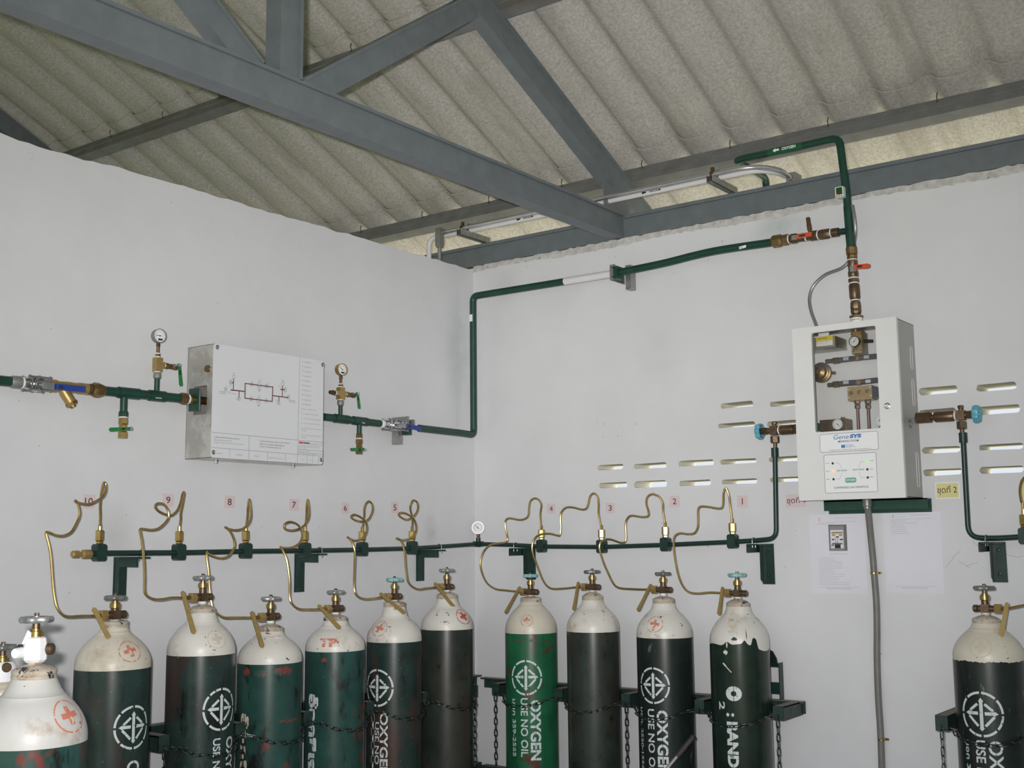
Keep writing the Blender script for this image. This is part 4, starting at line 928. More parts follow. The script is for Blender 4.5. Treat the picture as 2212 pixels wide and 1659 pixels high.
def mark(key, px, py, R):
    C = CY[key]; th, s = hit(C, px, py); m = MB()
    for k in range(8): a0 = math.radians(45*k+3); darc(m, C, th, s, R, R*.115, a0, a0+math.radians(39), 1.05)
    w = R*.17
    dquad(m, C, th, s, [(-w/2, -R*.66), (w/2, -R*.66), (w/2, R*.62), (-w/2, R*.62)], 2, 8)
    dquad(m, C, th, s, [(-w*.8, R*.62), (w*.8, R*.62), (.0005, R*.80), (-.0005, R*.80)], 2, 2); dquad(m, C, th, s, [(-.0005, -R*.82), (.0005, -R*.82), (w*.8, -R*.66), (-w*.8, -R*.66)], 2, 2)
    for sx in (-1, 1):
        dline(m, C, th, s, (sx*R*.16, R*.04), (sx*R*.62, R*.04), R*.16)
        dquad(m, C, th, s, [(sx*R*.60, R*.17), (sx*R*.60, -R*.10), (sx*R*.80, R*.03), (sx*R*.80, R*.04)], 3, 2)
        dline(m, C, th, s, (sx*R*.17, R*.50), (sx*R*.56, R*.17), R*.13)
        dline(m, C, th, s, (sx*R*.17, -R*.58), (sx*R*.62, -R*.10), R*.13)
    return obj('stencil_mark', m, 'stencil_white', C['t'], smooth=0)
def cross(key, px, py, R, mt='stencil_red', tilt=.0, ring_=True):
    C = CY[key]; th, s = hit(C, px, py); m = MB(); ct, st_ = math.cos(tilt), math.sin(tilt)
    rot = lambda p: (p[0]*ct-p[1]*st_, p[0]*st_+p[1]*ct)
    q = R*.17; L = R*.58
    for poly in ([(-q, -L), (q, -L), (q, L), (-q, L)], [(-L, -q), (-q, -q), (-q, q), (-L, q)], [(q, -q), (L, -q), (L, q), (q, q)]): dquad(m, C, th, s, [rot(p) for p in poly], 4, 4)
    if ring_:
        for k in range(4): a0 = math.radians(90*k+4); darc(m, C, th, s, R, R*.085, a0, a0+math.radians(82))
    return obj('red_cross_emblem', m, mt, C['t'], smooth=0)
def dtext(key, s_, px, py, length, height, mt='stencil_white', bold=.02, name='stencil_lettering', stretch=True, horiz=False):
    """lettering that reads downwards; px, py = upper right corner of the first letter's top side"""
    C = CY[key]; th, s = hit(C, px, py); m = MB()
    V, F, x0, x1, y0, y1 = text2d(s_, bold, .12)
    if horiz: P = [dec(C, th, s, (u-x0)/(x1-x0)*length, (v-y0)/(y1-y0)*height) for u, v in V]
    else: P = [dec(C, th, s, -((y1-v)/(y1-y0))*height, -(u-x0)/(x1-x0)*length) for u, v in V]
    m._add(P, F); return obj(name, m, mt, C['t'], smooth=0)
mark(10, 288, 1571, .060); mark(9, 478, 1532, .063); mark(6, 815, 1486, .066); mark(4, 1136, 1464, .067); mark(2, 1411, 1481, .064); mark('R', 2120, 1543, .066)
cross(10, 281, 1406, .036, tilt=.25); cross(9, 469, 1380, .033, 'stencil_faded', .1); cross(6, 820, 1357, .034, 'stencil_red', -.3); cross(5, 1001, 1331, .036, 'stencil_red_strong', .35)
cross(4, 1138, 1340, .026, 'stencil_red', .05); cross(2, 1414, 1348, .034, 'stencil_red', -.15); cross('A', 150, 1545, .038, 'stencil_red', .1); cross('R', 2118, 1398, .034, 'stencil_faded', 0)
dtext(7, 'TP', 688, 1398, .075, .034, 'stencil_red', .05, 'red_lettering', horiz=True)
dtext(4, 'OXYGEN', 1168, 1512, .25, .046, bold=.035); dtext(4, 'USE NO OIL', 1140, 1508, .245, .032); dtext(4, 'มอก 359-2555', 1114, 1510, .24, .018, bold=.02)
dtext(2, 'OXYGEN', 1442, 1535, .25, .044, bold=.035); dtext(2, 'USE NO OIL', 1413, 1532, .26, .030); dtext(2, 'มอก. 2550-1556', 1389, 1528, .24, .016, bold=.01)
dtext(6, 'OXYGEN', 838, 1540, .25, .034, bold=.03); dtext(6, 'USE NO OIL', 819, 1560, .25, .020)
dtext(7, 'อ๊อกซิเจน', 688, 1500, .34, .050, bold=.05); dtext(8, 'อ๊อกซิเจน', 538, 1542, .34, .040, bold=.04, mt='stencil_faded'); dtext(9, 'OXYGEN', 501, 1588, .20, .040, bold=.03); dtext(9, 'USE NO OIL', 476, 1594, .2, .028)
dtext(10, 'OXYGEN', 300, 1640, .22, .045, bold=.02)
dtext(1, 'O', 1602, 1483, .055, .062, bold=.10); dtext(1, '2', 1566, 1516, .03, .028, bold=.03); dtext(1, ': BAND', 1593, 1541, .20, .044, bold=.05)
dtext('R', 'OXYGEN', 2166, 1602, .24, .044, bold=.02); dtext('R', 'USE NO OIL', 2128, 1600, .24, .032); dtext('R', 'มอก 359-2555', 2094, 1598, .22, .016)
def patch(key, px, py, w, h, mt, seed, name='primer_patch'):
    C = CY[key]; th, s = hit(C, px, py); rnd = random.Random(seed); m = MB(); n = 10
    for i in range(n):
        u0, u1 = -w/2+w*i/n, -w/2+w*(i+1)/n; a = h/2*(.45+.55*rnd.random())*math.sin(PI*(i+.5)/n)**.4; b = h/2*(.45+.55*rnd.random())*math.sin(PI*(i+.5)/n)**.4
        dquad(m, C, th, s, [(u0, -b), (u1, -b*.9), (u1, a*.9), (u0, a)], 1, 2, .0005)
    return obj(name, m, mt, C['t'], smooth=0)
patch(8, 612, 1450, .075, .040, 'primer_red', 1); patch(8, 562, 1455, .045, .035, 'primer_red', 2); patch(8, 533, 1452, .03, .04, 'primer_red', 3); patch(8, 625, 1556, .08, .02, 'primer_red', 4); patch(7, 700, 1426, .02, .022, 'primer_red', 5); patch(7, 700, 1462, .016, .012, 'primer_red', 6)
patch(4, 1120, 1384, .06, .014, 'primer_on_green', 7); patch(4, 1150, 1384, .05, .018, 'primer_on_green', 8); patch(4, 1182, 1385, .06, .014, 'primer_on_green', 9); patch(4, 1140, 1500, .05, .05, 'primer_on_green', 10)
for px, py, w, h in ((1567, 1409, .018, .024), (1570, 1393, .006, .03)): patch(1, px, py, w, h, 'cyl_white', px, 'paint_splash')
C1 = CY[1]; th1, s1q = hit(C1, 1562, 1432); m = MB(); dline(m, C1, th1, s1q, (0, 0), (.012, -.012), .006); dline(m, C1, th1, s1q, (.012, -.012), (.034, -.034), .0035); obj('paint_splash', m, 'cyl_white', C1['t'], smooth=0)
for px, py, w, h in ((1586, 1381, .022, .018), (1627, 1390, .010, .010), (1612, 1372, .003, .05)): patch(1, px, py, w, h, 'cyl_wet', px+1, 'paint_chip')
C = CY['B']; dtext('B', 'O2 5', -6, 1455, .05, .012, 'ink_marker', .02, 'marker_writing', horiz=True)

# ================================================================== pigtails
G1 = lambda x, y: (60+x/4.148, 1020+y/4.148); G2 = lambda x, y: (520+x/4.148, 1020+y/4.148); G3 = lambda x, y: (980+x/3.072, 1020+y/3.072)
PT = {
10: (G1, [(655,480),(650,400),(648,300),(655,220),(670,130),(685,95),(700,110),(700,160),(680,210),(640,245),(560,285),(500,285),(440,270),(422,254),(445,272),(460,320),(465,380),(440,450),(390,535),(320,570),(250,565),(200,545),(165,540),(170,580),(195,680),(210,800),(220,950),(235,1100),(260,1210),(310,1275),(370,1295),(480,1290),(590,1280)]),
9: (G1, [(1388,480),(1370,420),(1370,370),(1385,290),(1400,200),(1398,180),(1385,200),(1370,270),(1340,340),(1290,385),(1240,380),(1180,355),(1145,320),(1145,295),(1170,280),(1220,290),(1255,340),(1262,400),(1235,450),(1170,505),(1100,518),(1040,510),(1006,513),(1012,560),(1025,640),(1040,800),(1045,950),(1045,1060),(1070,1110),(1130,1138),(1200,1140),(1300,1125),(1390,1110)]),
8: (G1, [(1972,480),(1968,400),(1972,320),(1985,245),(1998,320),(2000,400),(1980,460),(1930,505),(1870,520),(1810,512),(1767,493),(1792,506),(1830,560),(1852,630),(1845,690),(1800,750),(1740,770),(1680,760),(1620,735),(1605,718),(1605,780),(1620,900),(1630,1050),(1650,1190),(1690,1260),(1760,1302),(1850,1303),(2000,1290)]),
7: (G2, [(600,470),(588,400),(590,320),(600,248),(612,320),(612,400),(590,450),(540,500),(470,522),(410,515),(388,490),(400,460),(450,445),(510,470),(545,530),(548,590),(520,640),(460,675),(390,680),(357,673),(375,700),(410,780),(430,900),(438,1000),(438,1120),(460,1180),(520,1225),(600,1230),(700,1220)]),
6: (G2, [(1107,470),(1105,400),(1107,330),(1120,285),(1150,262),(1178,290),(1180,350),(1150,415),(1110,440),(1050,438),(1000,415),(990,395),(1020,380),(1070,400),(1115,440),(1130,500),(1115,560),(1075,600),(1010,610),(957,583),(980,600),(1010,660),(1022,720),(1020,850),(1015,1000),(1025,1080),(1060,1120),(1120,1137),(1200,1130),(1260,1105)]),
5: (G2, [(1548,470),(1540,420),(1522,350),(1520,300),(1545,252),(1580,270),(1588,320),(1570,370),(1530,410),(1480,425),(1430,400),(1415,375),(1450,362),(1510,385),(1555,430),(1572,500),(1555,560),(1500,600),(1440,608),(1397,593),(1430,605),(1455,660),(1470,740),(1480,880),(1495,970),(1530,1020),(1590,1048),(1660,1040),(1740,1025)]),
4: (G3, [(572,330),(575,280),(582,220),(565,185),(538,173),(510,190),(500,230),(495,285),(470,310),(430,315),(370,305),(345,320),(342,360),(352,410),(358,445),(345,465),(300,472),(240,485),(200,525),(180,580),(178,630),(200,700),(230,745),(280,775),(340,783),(430,783)]),
3: (G3, [(972,330),(962,280),(962,220),(955,165),(930,140),(905,160),(893,210),(880,240),(850,247),(790,233),(745,235),(715,265),(708,310),(710,370),(705,415),(690,420),(640,408),(590,410),(545,430),(522,480),(525,540),(550,610),(580,690),(610,745),(650,772),(720,772),(820,755)]),
2: (G3, [(1397,320),(1390,260),(1388,210),(1365,165),(1320,145),(1285,165),(1278,210),(1292,260),(1290,290),(1250,297),(1180,288),(1150,310),(1140,350),(1143,420),(1138,460),(1110,468),(1050,448),(1010,445),(975,465),(968,510),(990,590),(1020,660),(1060,740),(1100,768),(1180,775),(1300,773)]),
1: (G3, [(1843,295),(1835,220),(1825,150),(1805,105),(1790,140),(1788,200),(1780,235),(1750,240),(1690,230),(1640,228),(1622,250),(1622,320),(1618,370),(1595,405),(1550,410),(1500,405),(1465,430),(1460,490),(1470,580),(1490,680),(1520,755),(1560,795),(1620,805),(1700,798),(1785,793)])}
LV = {10: ((205,1320),(246,1400)), 9: ((395.6,1284),(419.2,1368.4)), 8: ((545.3,1327.4),(567,1398.5)), 7: ((691.6,1311.7),(734.6,1358.7)), 6: ((825,1285),(874.4,1325)), 5: ((941.9,1263.5),(984,1316.5)), 4: ((1120.6,1272.3),(1091.7,1324.4)), 3: ((1248.5,1262.5),(1239.4,1317.8)), 2: ((1403.8,1267.4),(1377.8,1319.5)), 1: ((1560.4,1273.9),(1553,1327.6))}
def upper_fitting(t, p):
    b = Vector(p)+zup*.030; m = MB(); hexnut(m, b, b+zup*.010, .0125); ringed(m, b+zup*.010, b+zup*.046, [(.0105, 0), (.015, .06), (.015, .92), (.012, 1)], 6); f = obj('union_nut', m, 'brass', t)
    m = MB(); rod(m, b+zup*.046, b+zup*.064, .0062, 10); obj('nipple', m, 'brass', f); return b+zup*.062
def lower_fitting(t, C, tube_end):
    od = Vector(C['out']); k = C['R']/.1145; c = C['ax']+zup*C['zv']; a, b = c+od*.030*k, c+od*.054*k
    m = MB(); hexnut(m, a, b, .018*k); o = obj('valve_nut', m, 'brass_matte', t)
    m = MB(); rod(m, b, b+od*.016, .0068, 10); obj('spigot', m, 'brass_dark', o); return b+od*.014
def key_bar(t, a, b, N):
    a, b = Vector(a), Vector(b); d = (b-a).normalized(); L = (b-a).length; N = Vector(N); N = (N-d*N.dot(d)).normalized(); u = N.cross(d); w = .0085
    poly = [(-.008, -w*.8), (L*.5, -w*.8), (L-.006, -w), (L, -w*.55), (L+.002, 0), (L, w*.55), (L-.006, w), (L*.5, w*.8), (-.008, w*.8), (-.013, 0)]
    m = MB(); m.prism(poly, a-N*.003, d, u, .006, N); return obj('tommy_bar', m, 'brass_matte', t, smooth=30)
PL = {10: 'brass pigtail with the widest bends, at the left end of the manifold', 9: 'brass pigtail with one open loop beside the paper number nine', 8: 'brass pigtail with a narrow top loop beside the paper number eight', 7: 'brass pigtail with a flat round loop beside the paper number seven',
 6: 'brass pigtail with two crossing loops beside the paper number six', 5: 'brass pigtail with two crossing loops beside the paper number five', 4: 'stepped brass pigtail left of the paper number four, bowing towards the corner', 3: 'stepped brass pigtail left of the paper number three', 2: 'stepped brass pigtail left of the paper number two', 1: 'stepped brass pigtail left of the paper number one'}
for k, (G, pp) in PT.items():
    C = CY[k]; left = k >= 5; W = LW if left else RW; row = ROWL if left else ROWR
    t = thing('pigtail', PL[k], 'gas hose', TP[k]+zup*.03, 'brass pigtails between manifold and cylinders')
    s0 = upper_fitting(t, TP[k]); e0 = lower_fitting(t, C, None)
    n = len(pp); P = [s0-zup*.01]
    acc = [0.]
    for a, b in zip(pp[:-1], pp[1:]): acc.append(acc[-1]+math.hypot(b[0]-a[0], b[1]-a[1]))
    for i, p in enumerate(pp[1:-1], 1):
        f = acc[i]/acc[-1]; off = MO+(row-MO)*min(1, f*1.15); off += .018*math.sin(PI*min(1, f*2.2))*(1 if left else 1)
        P.append(W(*G(*p), off))
    P.append(e0)
    obj('tube', MB().tube(cat_rom(P, 5), .0044, 8), 'copper_tube', t)
    (a, b) = LV[k]; key_bar(t, W(*a, row+.008), W(*b, row+.055), (1, -.3, .2) if left else (-.2, -1, .2))
# pigtail of the second bank
C = CY['R']; t = thing('pigtail', 'brass pigtail tube leaving the frame at the right edge', 'gas hose', t2+zup*.03, 'brass pigtails between manifold and cylinders')
s0 = upper_fitting(t, t2); e0 = lower_fitting(t, C, None)
obj('tube', MB().tube(cat_rom([s0-zup*.01, s0+zup*.03+Vector((-.003, 0, 0)), RW(2206, 1083, .11), RW(2203, 1060, .12), RW(2207, 1040, .13), RW(2218, 1030, .14), RW(2232, 1050, .15), RW(2240, 1090, .16), RW(2262, 1110, .17), RW(2285, 1150, .19), RW(2290, 1230, .21), RW(2268, 1290, .23), RW(2235, 1303, .24), RW(2200, 1310, .24), e0], 5), .0044, 8), 'copper_tube', t)
key_bar(t, RW(2174.5, 1309, .25), RW(2162, 1376, .29), (.2, -1, .2))
# ================================================================== cylinder racks and chains
LK = mesh_of('link', MB().tube([Vector((.0062*math.cos(t)*1.0, 0, (.0085 if math.sin(t) > 0 else -.0085)+.0062*math.sin(t))) for t in [2*PI*k/14+.001 for k in range(14)]], .0021, 6, closed=True), 60); LK.materials.append(MT['chain_steel'])
LKB = LK.copy(); LKB.materials.clear(); LKB.materials.append(MT['galvanised'])
def chain(label, pts, group='loose steel chains on the cylinder racks', bright=()):
    pts = [Vector(p) for p in pts]; t = thing('chain', label, 'chain', pts[0], group)
    acc = [0.]
    for a, b in zip(pts[:-1], pts[1:]): acc.append(acc[-1]+(b-a).length)
    pitch = .0245; n = max(2, int(acc[-1]/pitch)); x0 = None
    for k in range(n):
        s = (k+.5)*acc[-1]/n
        i = max(j for j in range(len(acc)-1) if acc[j] <= s); f = (s-acc[i])/max(acc[i+1]-acc[i], 1e-9); p = pts[i].lerp(pts[i+1], f); d = (pts[i+1]-pts[i]).normalized()
        x, y, z = frame(d, (0.3, .2, 1) if abs(d.z) < .9 else (1, .2, 0)); R = Matrix((x, y, z)).transposed().to_4x4()
        inst('link', LKB if k in bright else LK, Matrix.Translation(p) @ R @ Matrix.Rotation(PI/4+PI/2*(k % 2), 4, 'Z'), t)
    return t
def rack(label, W, fr, arms, rail_a, rail_b, zc, aoff, cyls, low_z):
    X, Y, N = fr; t = thing('cylinder_rack', label, 'cylinder rack', Vector((rail_a.x, rail_a.y, zc)))
    m = MB(); ra, rb_ = rail_a, rail_b; c = (ra+rb_)/2; L = (rb_-ra).length/2
    m.box(Vector((c.x, c.y, zc))+N*.02, (L, .022, .004), X, Y, N); m.box(Vector((c.x, c.y, zc+.022))+N*.035, (L, .003, .018), X, Y, N); obj('rail', m, 'rack_green', t, smooth=0)
    m = MB(); m.box(Vector((c.x, c.y, zc+.0255))+N*.035, (L, .0006, .018), X, Y, N); obj('rail_dust', m, 'dust_top', t, smooth=0)
    m = MB(); m.box(Vector((c.x, c.y, low_z))+N*.03, (L, .03, .02), X, Y, N); obj('lower_rail', m, 'rack_green', t, smooth=0)
    ends = []
    for p in arms:
        p = Vector(p); a = MB(); o = Vector((p.x, p.y, zc)) - N*N.dot(Vector((p.x, p.y, 0)))
        Ln = aoff-.02; a.box(o+N*(.02+Ln/2)+Y*.022, (.021, .002, Ln/2), X, Y, N); a.box(o+N*(.02+Ln/2)-X*.019, (.002, .026, Ln/2), X, Y, N); a.box(o+N*(.02+Ln/2)+X*.019, (.002, .026, Ln/2), X, Y, N); a.box(o+N*(.02+Ln), (.021, .026, .002), X, Y, N)
        ar = obj('arm', a, 'rack_green', t, smooth=0)
        d = MB(); d.box(o+N*(.02+Ln/2)+Y*.0246, (.0205, .0006, Ln/2), X, Y, N); obj('dust', d, 'dust_top', ar, smooth=0)
        e = o+N*(.024+Ln)-Y*.012; ends.append(e)
        h = MB(); h.tube([e-N*.004+Y*.006, e+N*.008+Y*.004, e+N*.012-Y*.006, e+N*.004-Y*.012, e-N*.004-Y*.008], .0028, 6); obj('hook', h, 'rack_green', ar)
    for key in cyls:
        C = CY[key]; m = MB(); P = []; r = C['R']+.006; back = math.atan2(-N.y, -N.x); n = 14
        for zz_ in (-.018, .018):
            for k in range(n+1): a = back-1.15+2.3*k/n; P.append((C['ax'].x+r*math.cos(a), C['ax'].y+r*math.sin(a), zc+zz_))
        m._add(P, [(k, k+1, n+2+k, n+1+k) for k in range(n)]); obj('cradle', m, 'rack_green', t)
    return t, ends
def swag(e0, e1_, C, N, sag):
    ax = C['ax']; N = Vector(N); X = (e1_-e0); X.z = 0; X.normalize(); r = C['R']+.009; P = [e0]
    for k in range(13):
        a = math.radians(-68+136*k/12); f = k/12
        q = Vector((ax.x, ax.y, 0)) + N*(r*math.cos(a)) + X*(r*math.sin(a)); z = e0.z*(1-f)+e1_.z*f - sag*(1-(2*f-1)**2)*.85 - sag*.28
        P.append(Vector((q.x, q.y, z)))
    P.append(e1_); return P
def mid(a, b): return (CY[a]['ax']+CY[b]['ax'])/2
zR = RW(1345, 1512, .2).z
armsR = [CY[4]['ax']-Vector((.175, 0, 0)), mid(4, 3), mid(3, 2), mid(2, 1), CY[1]['ax']+Vector((.165, 0, 0))]
rkR, eR = rack('dark green angle-steel rack on the right wall holding four cylinders', RW, RFR, armsR, Vector((.07, 0, 0)), Vector((armsR[-1].x+.03, 0, 0)), zR, .205, [4, 3, 2, 1], zR-.40)
zL = LW(800, 1530, .26).z
armsL = [mid(10, 9)+Vector((0, .01, 0)), mid(9, 8), mid(8, 7), mid(7, 6), mid(6, 5), CY[5]['ax']+Vector((0, .15, 0))]
rkL, eL = rack('dark green angle-steel rack on the left wall holding six cylinders', LW, LFR, armsL, Vector((0, CY[10]['ax'].y-.2, 0)), Vector((0, -.02, 0)), zL, .262, [10, 9, 8, 7, 6, 5], zL-.40)
zRR = RW(2040, 1560, .27).z
rk2, e2_ = rack('dark green rack arm of the second bank left of the black cylinder', RW, RFR, [CY['R']['ax']-Vector((.150, 0, 0))], CY['R']['ax']*1-Vector((.12, CY['R']['ax'].y, 0)), CY['R']['ax']+Vector((.5, -CY['R']['ax'].y, 0)), zRR, .30, ['R'], zRR-.40)
nm = {4: 'across the bright green cylinder', 3: 'across the brownish cylinder without lettering', 2: 'across the OXYGEN cylinder with the broom handle', 1: 'across the cylinder with ragged paint edge'}
for i, k in enumerate((4, 3, 2, 1)): chain('steel chain slung '+nm[k], swag(eR[i], eR[i+1], CY[k], (0, -1, 0), .034), bright=())
nl = {9: 'across the cylinder with the large stencilled mark', 8: 'across the cylinder with red paint patches', 7: 'across the cylinder with red TP letters', 6: 'across the left-wall cylinder with pale blue handwheel', 5: 'across the cylinder nearest the corner'}
for i, k in enumerate((9, 8, 7, 6, 5)): chain('steel chain slung '+nl[k], swag(eL[i], eL[i+1], CY[k], (1, 0, 0), .036), bright=(0, 1) if k == 8 else ())
axr = CY['R']['ax']; far = Vector((axr.x+.16, e2_[0].y, zRR-.02))
chain('steel chain slung across the black cylinder at the right edge', swag(e2_[0], far, CY['R'], (0, -1, 0), .03))
def hang(p, L, label, dx=0): p = Vector(p)-Vector((0, 0, .012)); chain(label, [p, p-zup*L*.5, p-zup*L], bright=tuple(range(0, 60, 1)) if dx else ())
hang(eR[0], .30, 'chain end hanging from the rack arm left of the bright green cylinder')
hang(eR[2]+Vector((.004, 0, 0)), .30, 'bright chain end hanging between the brownish and the OXYGEN cylinder')
hang(eR[4]+Vector((0, -.004, 0)), .26, 'chain end hanging right of the ragged-paint cylinder')
hang(eL[5], .30, 'chain end hanging in the room corner')
hang(eL[3]+Vector((.006, .006, 0)), .26, 'bright chain end hanging left of the pale blue handwheel cylinder', 1)
hang(eL[1]+Vector((.006, .006, 0)), .20, 'chain end hanging between the marked and the red-patched cylinder')
hang(eL[0]+Vector((.006, -.004, 0)), .20, 'chain end hanging right of the cream-shouldered cylinder')
hang(e2_[0], .22, 'chain end hanging left of the black cylinder at right edge')
# upright of an old frame behind the last cylinder
up_ = thing('rack_upright', 'narrow dark green steel upright behind the ragged-paint cylinder', 'rack', RW(1685, 1510, .06))
def WB(mb, l, r, t, b, o0, o1):
    p, q = RW(l, t, o1), RW(r, b, o1); mb.bb((p.x, -o1, q.z), (q.x, -o0, p.z)); return mb
obj('post', WB(MB(), 1681, 1686, 1432, 1512, .03, .065), 'dark_green', up_, smooth=0)
obj('cross_bar', WB(MB(), 1655, 1684, 1436, 1442, .05, .063), 'dark_green', up_, smooth=0)
obj('cross_bar', WB(MB(), 1655, 1684, 1473, 1500, .05, .063), 'dark_green', up_, smooth=0)
m = MB(); m.prism([(0, 0), (.045, 0), (.041, .028), (.026, .055), (0, .068)], RW(1658, 1437, .058), (1, 0, 0), (0, 0, 1), .006, (0, -1, 0)); obj('gusset_plate', m, 'cyl_wet', up_, smooth=0)
# broom handle leaning in front of the rack
bh = thing('broom_handle', 'black-gripped metal handle leaning in front of the OXYGEN cylinder', 'handle', RW(1440, 1668, .40))
ga, gb_ = RW(1500, 1589, .33), RW(1463, 1634, .36); gd = (gb_-ga).normalized()
m = MB(); ringed(m, ga, gb_, [(.006, 0), (.0125, .05), (.0125, .12), (.0105, .14), (.0105, .5), (.0115, .55), (.0115, 1)], 14); obj('grip', m, 'black_rubber', bh)
m = MB(); rod(m, gb_-gd*.01, gb_+gd*.55, .0072, 12); obj('tube', m, 'alu_tube', bh)

# ================================================================== manifold cabinet on the right wall
CF = .205
cA, cB = RW(1712.2, 712.5, CF), RW(1955, 1070.8, CF)
cx0, cx1, cz1, cz0 = cA.x, cB.x-.001, cA.z, RW(1730, 1080, CF).z
cb = thing('manifold_cabinet', 'white wall cabinet with a window, gauges and brass valves inside', 'control cabinet', ((cx0+cx1)/2, 0, cz0))
T = .002; m = MB()
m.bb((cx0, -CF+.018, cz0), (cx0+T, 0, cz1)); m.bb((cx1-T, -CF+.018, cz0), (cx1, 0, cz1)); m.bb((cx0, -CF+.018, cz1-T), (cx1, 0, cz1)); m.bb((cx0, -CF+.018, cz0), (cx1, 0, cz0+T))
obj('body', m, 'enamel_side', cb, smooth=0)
obj('back_panel', MB().bb((cx0+T, -.012, cz0+T), (cx1-T, -.004, cz1-T)), 'enamel_inside', cb, smooth=0)
wl, wr2 = RW(1757, 830, CF).x, RW(1896.5, 815, CF).x; wt, wb2 = RW(1820, 711.5, CF).z, RW(1832, 929.5, CF).z
win = rrect(wr2-wl, wt-wb2, .008, 4, (wl+wr2)/2, (wt+wb2)/2)
dm = holed_plate(rrect(cx1-cx0+.006, cz1-cz0+.006, .003, 2, (cx0+cx1)/2, (cz0+cz1)/2), [win], (0, -CF, 0), (1, 0, 0), (0, 0, 1), (0, 1, 0), .018)
door = obj('door', dm, 'white_enamel', cb, smooth=0)
gk = MB(); gk.prism(rrect(wr2-wl+.01, wt-wb2+.01, .01, 4), ((wl+wr2)/2, -CF+.006, (wt+wb2)/2), (1, 0, 0), (0, 0, 1), .003, (0, 1, 0)); obj('window_pane', gk, 'clear_pane', door, smooth=0)
p = RW(1917, 877, CF); m = MB(); m.lathe(p, (0, -1, 0), [(.0115, 0), (.0115, .003), (.008, .004), (.008, .002), (.0035, .002), (.0035, .006)], 20); obj('lock', m, 'chrome', door)
# knock-outs and marks on the cabinet side
for zc_2, h, yc_ in ((.80, .085, -.045), (.60, .10, -.045), (.16, .13, -.045)):
    m = MB(); zc3 = cz0+(cz1-cz0)*zc_2; lp = rrect(.024, h, .010, 4); m.tube([Vector((cx1+.0004, yc_+u, zc3+v)) for u, v in lp], .0012, 5, closed=True); obj('knockout', m, 'enamel_inside', cb)
for k_, zf in enumerate((.42, .39)):
    text('side_lettering', ('RIGHT', 'INLET')[k_], Vector((cx1, -.115, cz0+(cz1-cz0)*zf)), .03, .010, (Vector((0, 1, 0)), zup, Vector((1, 0, 0))), 'ink_grey', cb, bold=.03)
# stickers on the door -------------------------------------------------
def S(cx, cy): return RW(1680+cx/6.506, 900+cy/6.506, CF)
def sticker(name, a, b, c, d, m_, parent, border=True, lift=0.):
    x0 = (S(*a).x+S(*d).x)/2; x1 = (S(*b).x+S(*c).x)/2; z1 = (S(*a).z+S(*b).z)/2; z0 = (S(*d).z+S(*c).z)/2
    k = MB(); k.prism(rrect(x1-x0, z1-z0, .006, 4), ((x0+x1)/2, -CF-lift, (z0+z1)/2), (1, 0, 0), (0, 0, 1), .0004, (0, -1, 0)); o = obj(name, k, m_, parent, smooth=0)
    if border:
        k = MB(); lp = rrect(x1-x0, z1-z0, .006, 4)
        for (u0, v0), (u1, v1) in zip(lp, lp[1:]+lp[:1]): stroke(k, ((x0+x1)/2+u0, -CF-.0005, (z0+z1)/2+v0), ((x0+x1)/2+u1, -CF-.0005, (z0+z1)/2+v1), .0014, RFR, 0)
        obj('border', k, 'ink_grey', o, smooth=0)
    return o
s1_ = sticker('name_sticker', (588, 258), (1405, 198), (1415, 455), (602, 510), 'sticker_white', door); s2_ = sticker('status_sticker', (645, 545), (1380, 500), (1407, 1048), (675, 1080), 'sticker_white', door)
def stx(s, cx, cy, w, h, m_, par, bold=0., shear=0.):
    a, b, c = S(cx, cy), S(cx+w, cy-w*.058), S(cx, cy-h); text('print', s, Vector((a.x, -CF-.0006, a.z)), b.x-a.x, c.z-a.z, RFR, m_, par, bold=bold, shear=shear)
stx('Gene', 780, 322, 215, 62, 'ink_blue', s1_, 0, .25); stx('SYS', 1010, 305, 160, 56, 'ink_blue', s1_, .06, .25); stx('TM', 1195, 236, 20, 8, 'ink_grey', s1_)
stx('MANIFOLD SYSTEM', 850, 365, 285, 28, 'ink_black', s1_, .008, .25); stx('Tri-Tech', 958, 412, 100, 22, 'ink_blue', s1_); stx('Medical Inc.', 958, 434, 140, 20, 'ink_blue', s1_)
a, b, c = S(895, 440), S(948, 437), S(895, 398); k = MB(); flat(k, [(0, 0), (b.x-a.x, 0), (b.x-a.x, c.z-a.z), (0, c.z-a.z)], Vector((a.x, -CF-.0006, a.z)), RFR, 0); obj('logo_block', k, 'ink_blue', s1_, smooth=0)
stx('TH 800-295-2962  540-957-2545  www.tri-techmedical.com', 722, 485, 590, 16, 'ink_grey', s1_)
for s, cx, cy, w, h in (('IN USE', 678, 665, 50, 12), ('READY', 682, 777, 52, 12), ('EMPTY', 686, 888, 55, 12), ('LEFT BANK', 835, 772, 140, 22), ('RIGHT BANK', 1058, 758, 158, 22), ('IN USE', 1290, 627, 55, 12), ('READY', 1297, 743, 52, 12), ('EMPTY', 1302, 855, 57, 12)): stx(s, cx, cy, w, h, 'ink_grey', s2_, .01)
stx('COMPRESSED GAS MANIFOLD', 792, 1014, 485, 26, 'ink_black', s2_, 0.)
og = sticker('gas_name_field', (948, 862), (1103, 852), (1105, 922), (950, 932), 'sticker_green', s2_, False, .0005)
a, b, c = S(960, 908), S(1092, 900), S(960, 878); text('print', 'OXYGEN', Vector((a.x, -CF-.0012, a.z)), b.x-a.x, c.z-a.z, RFR, 'sticker_white', s2_, bold=.02)
k = MB()
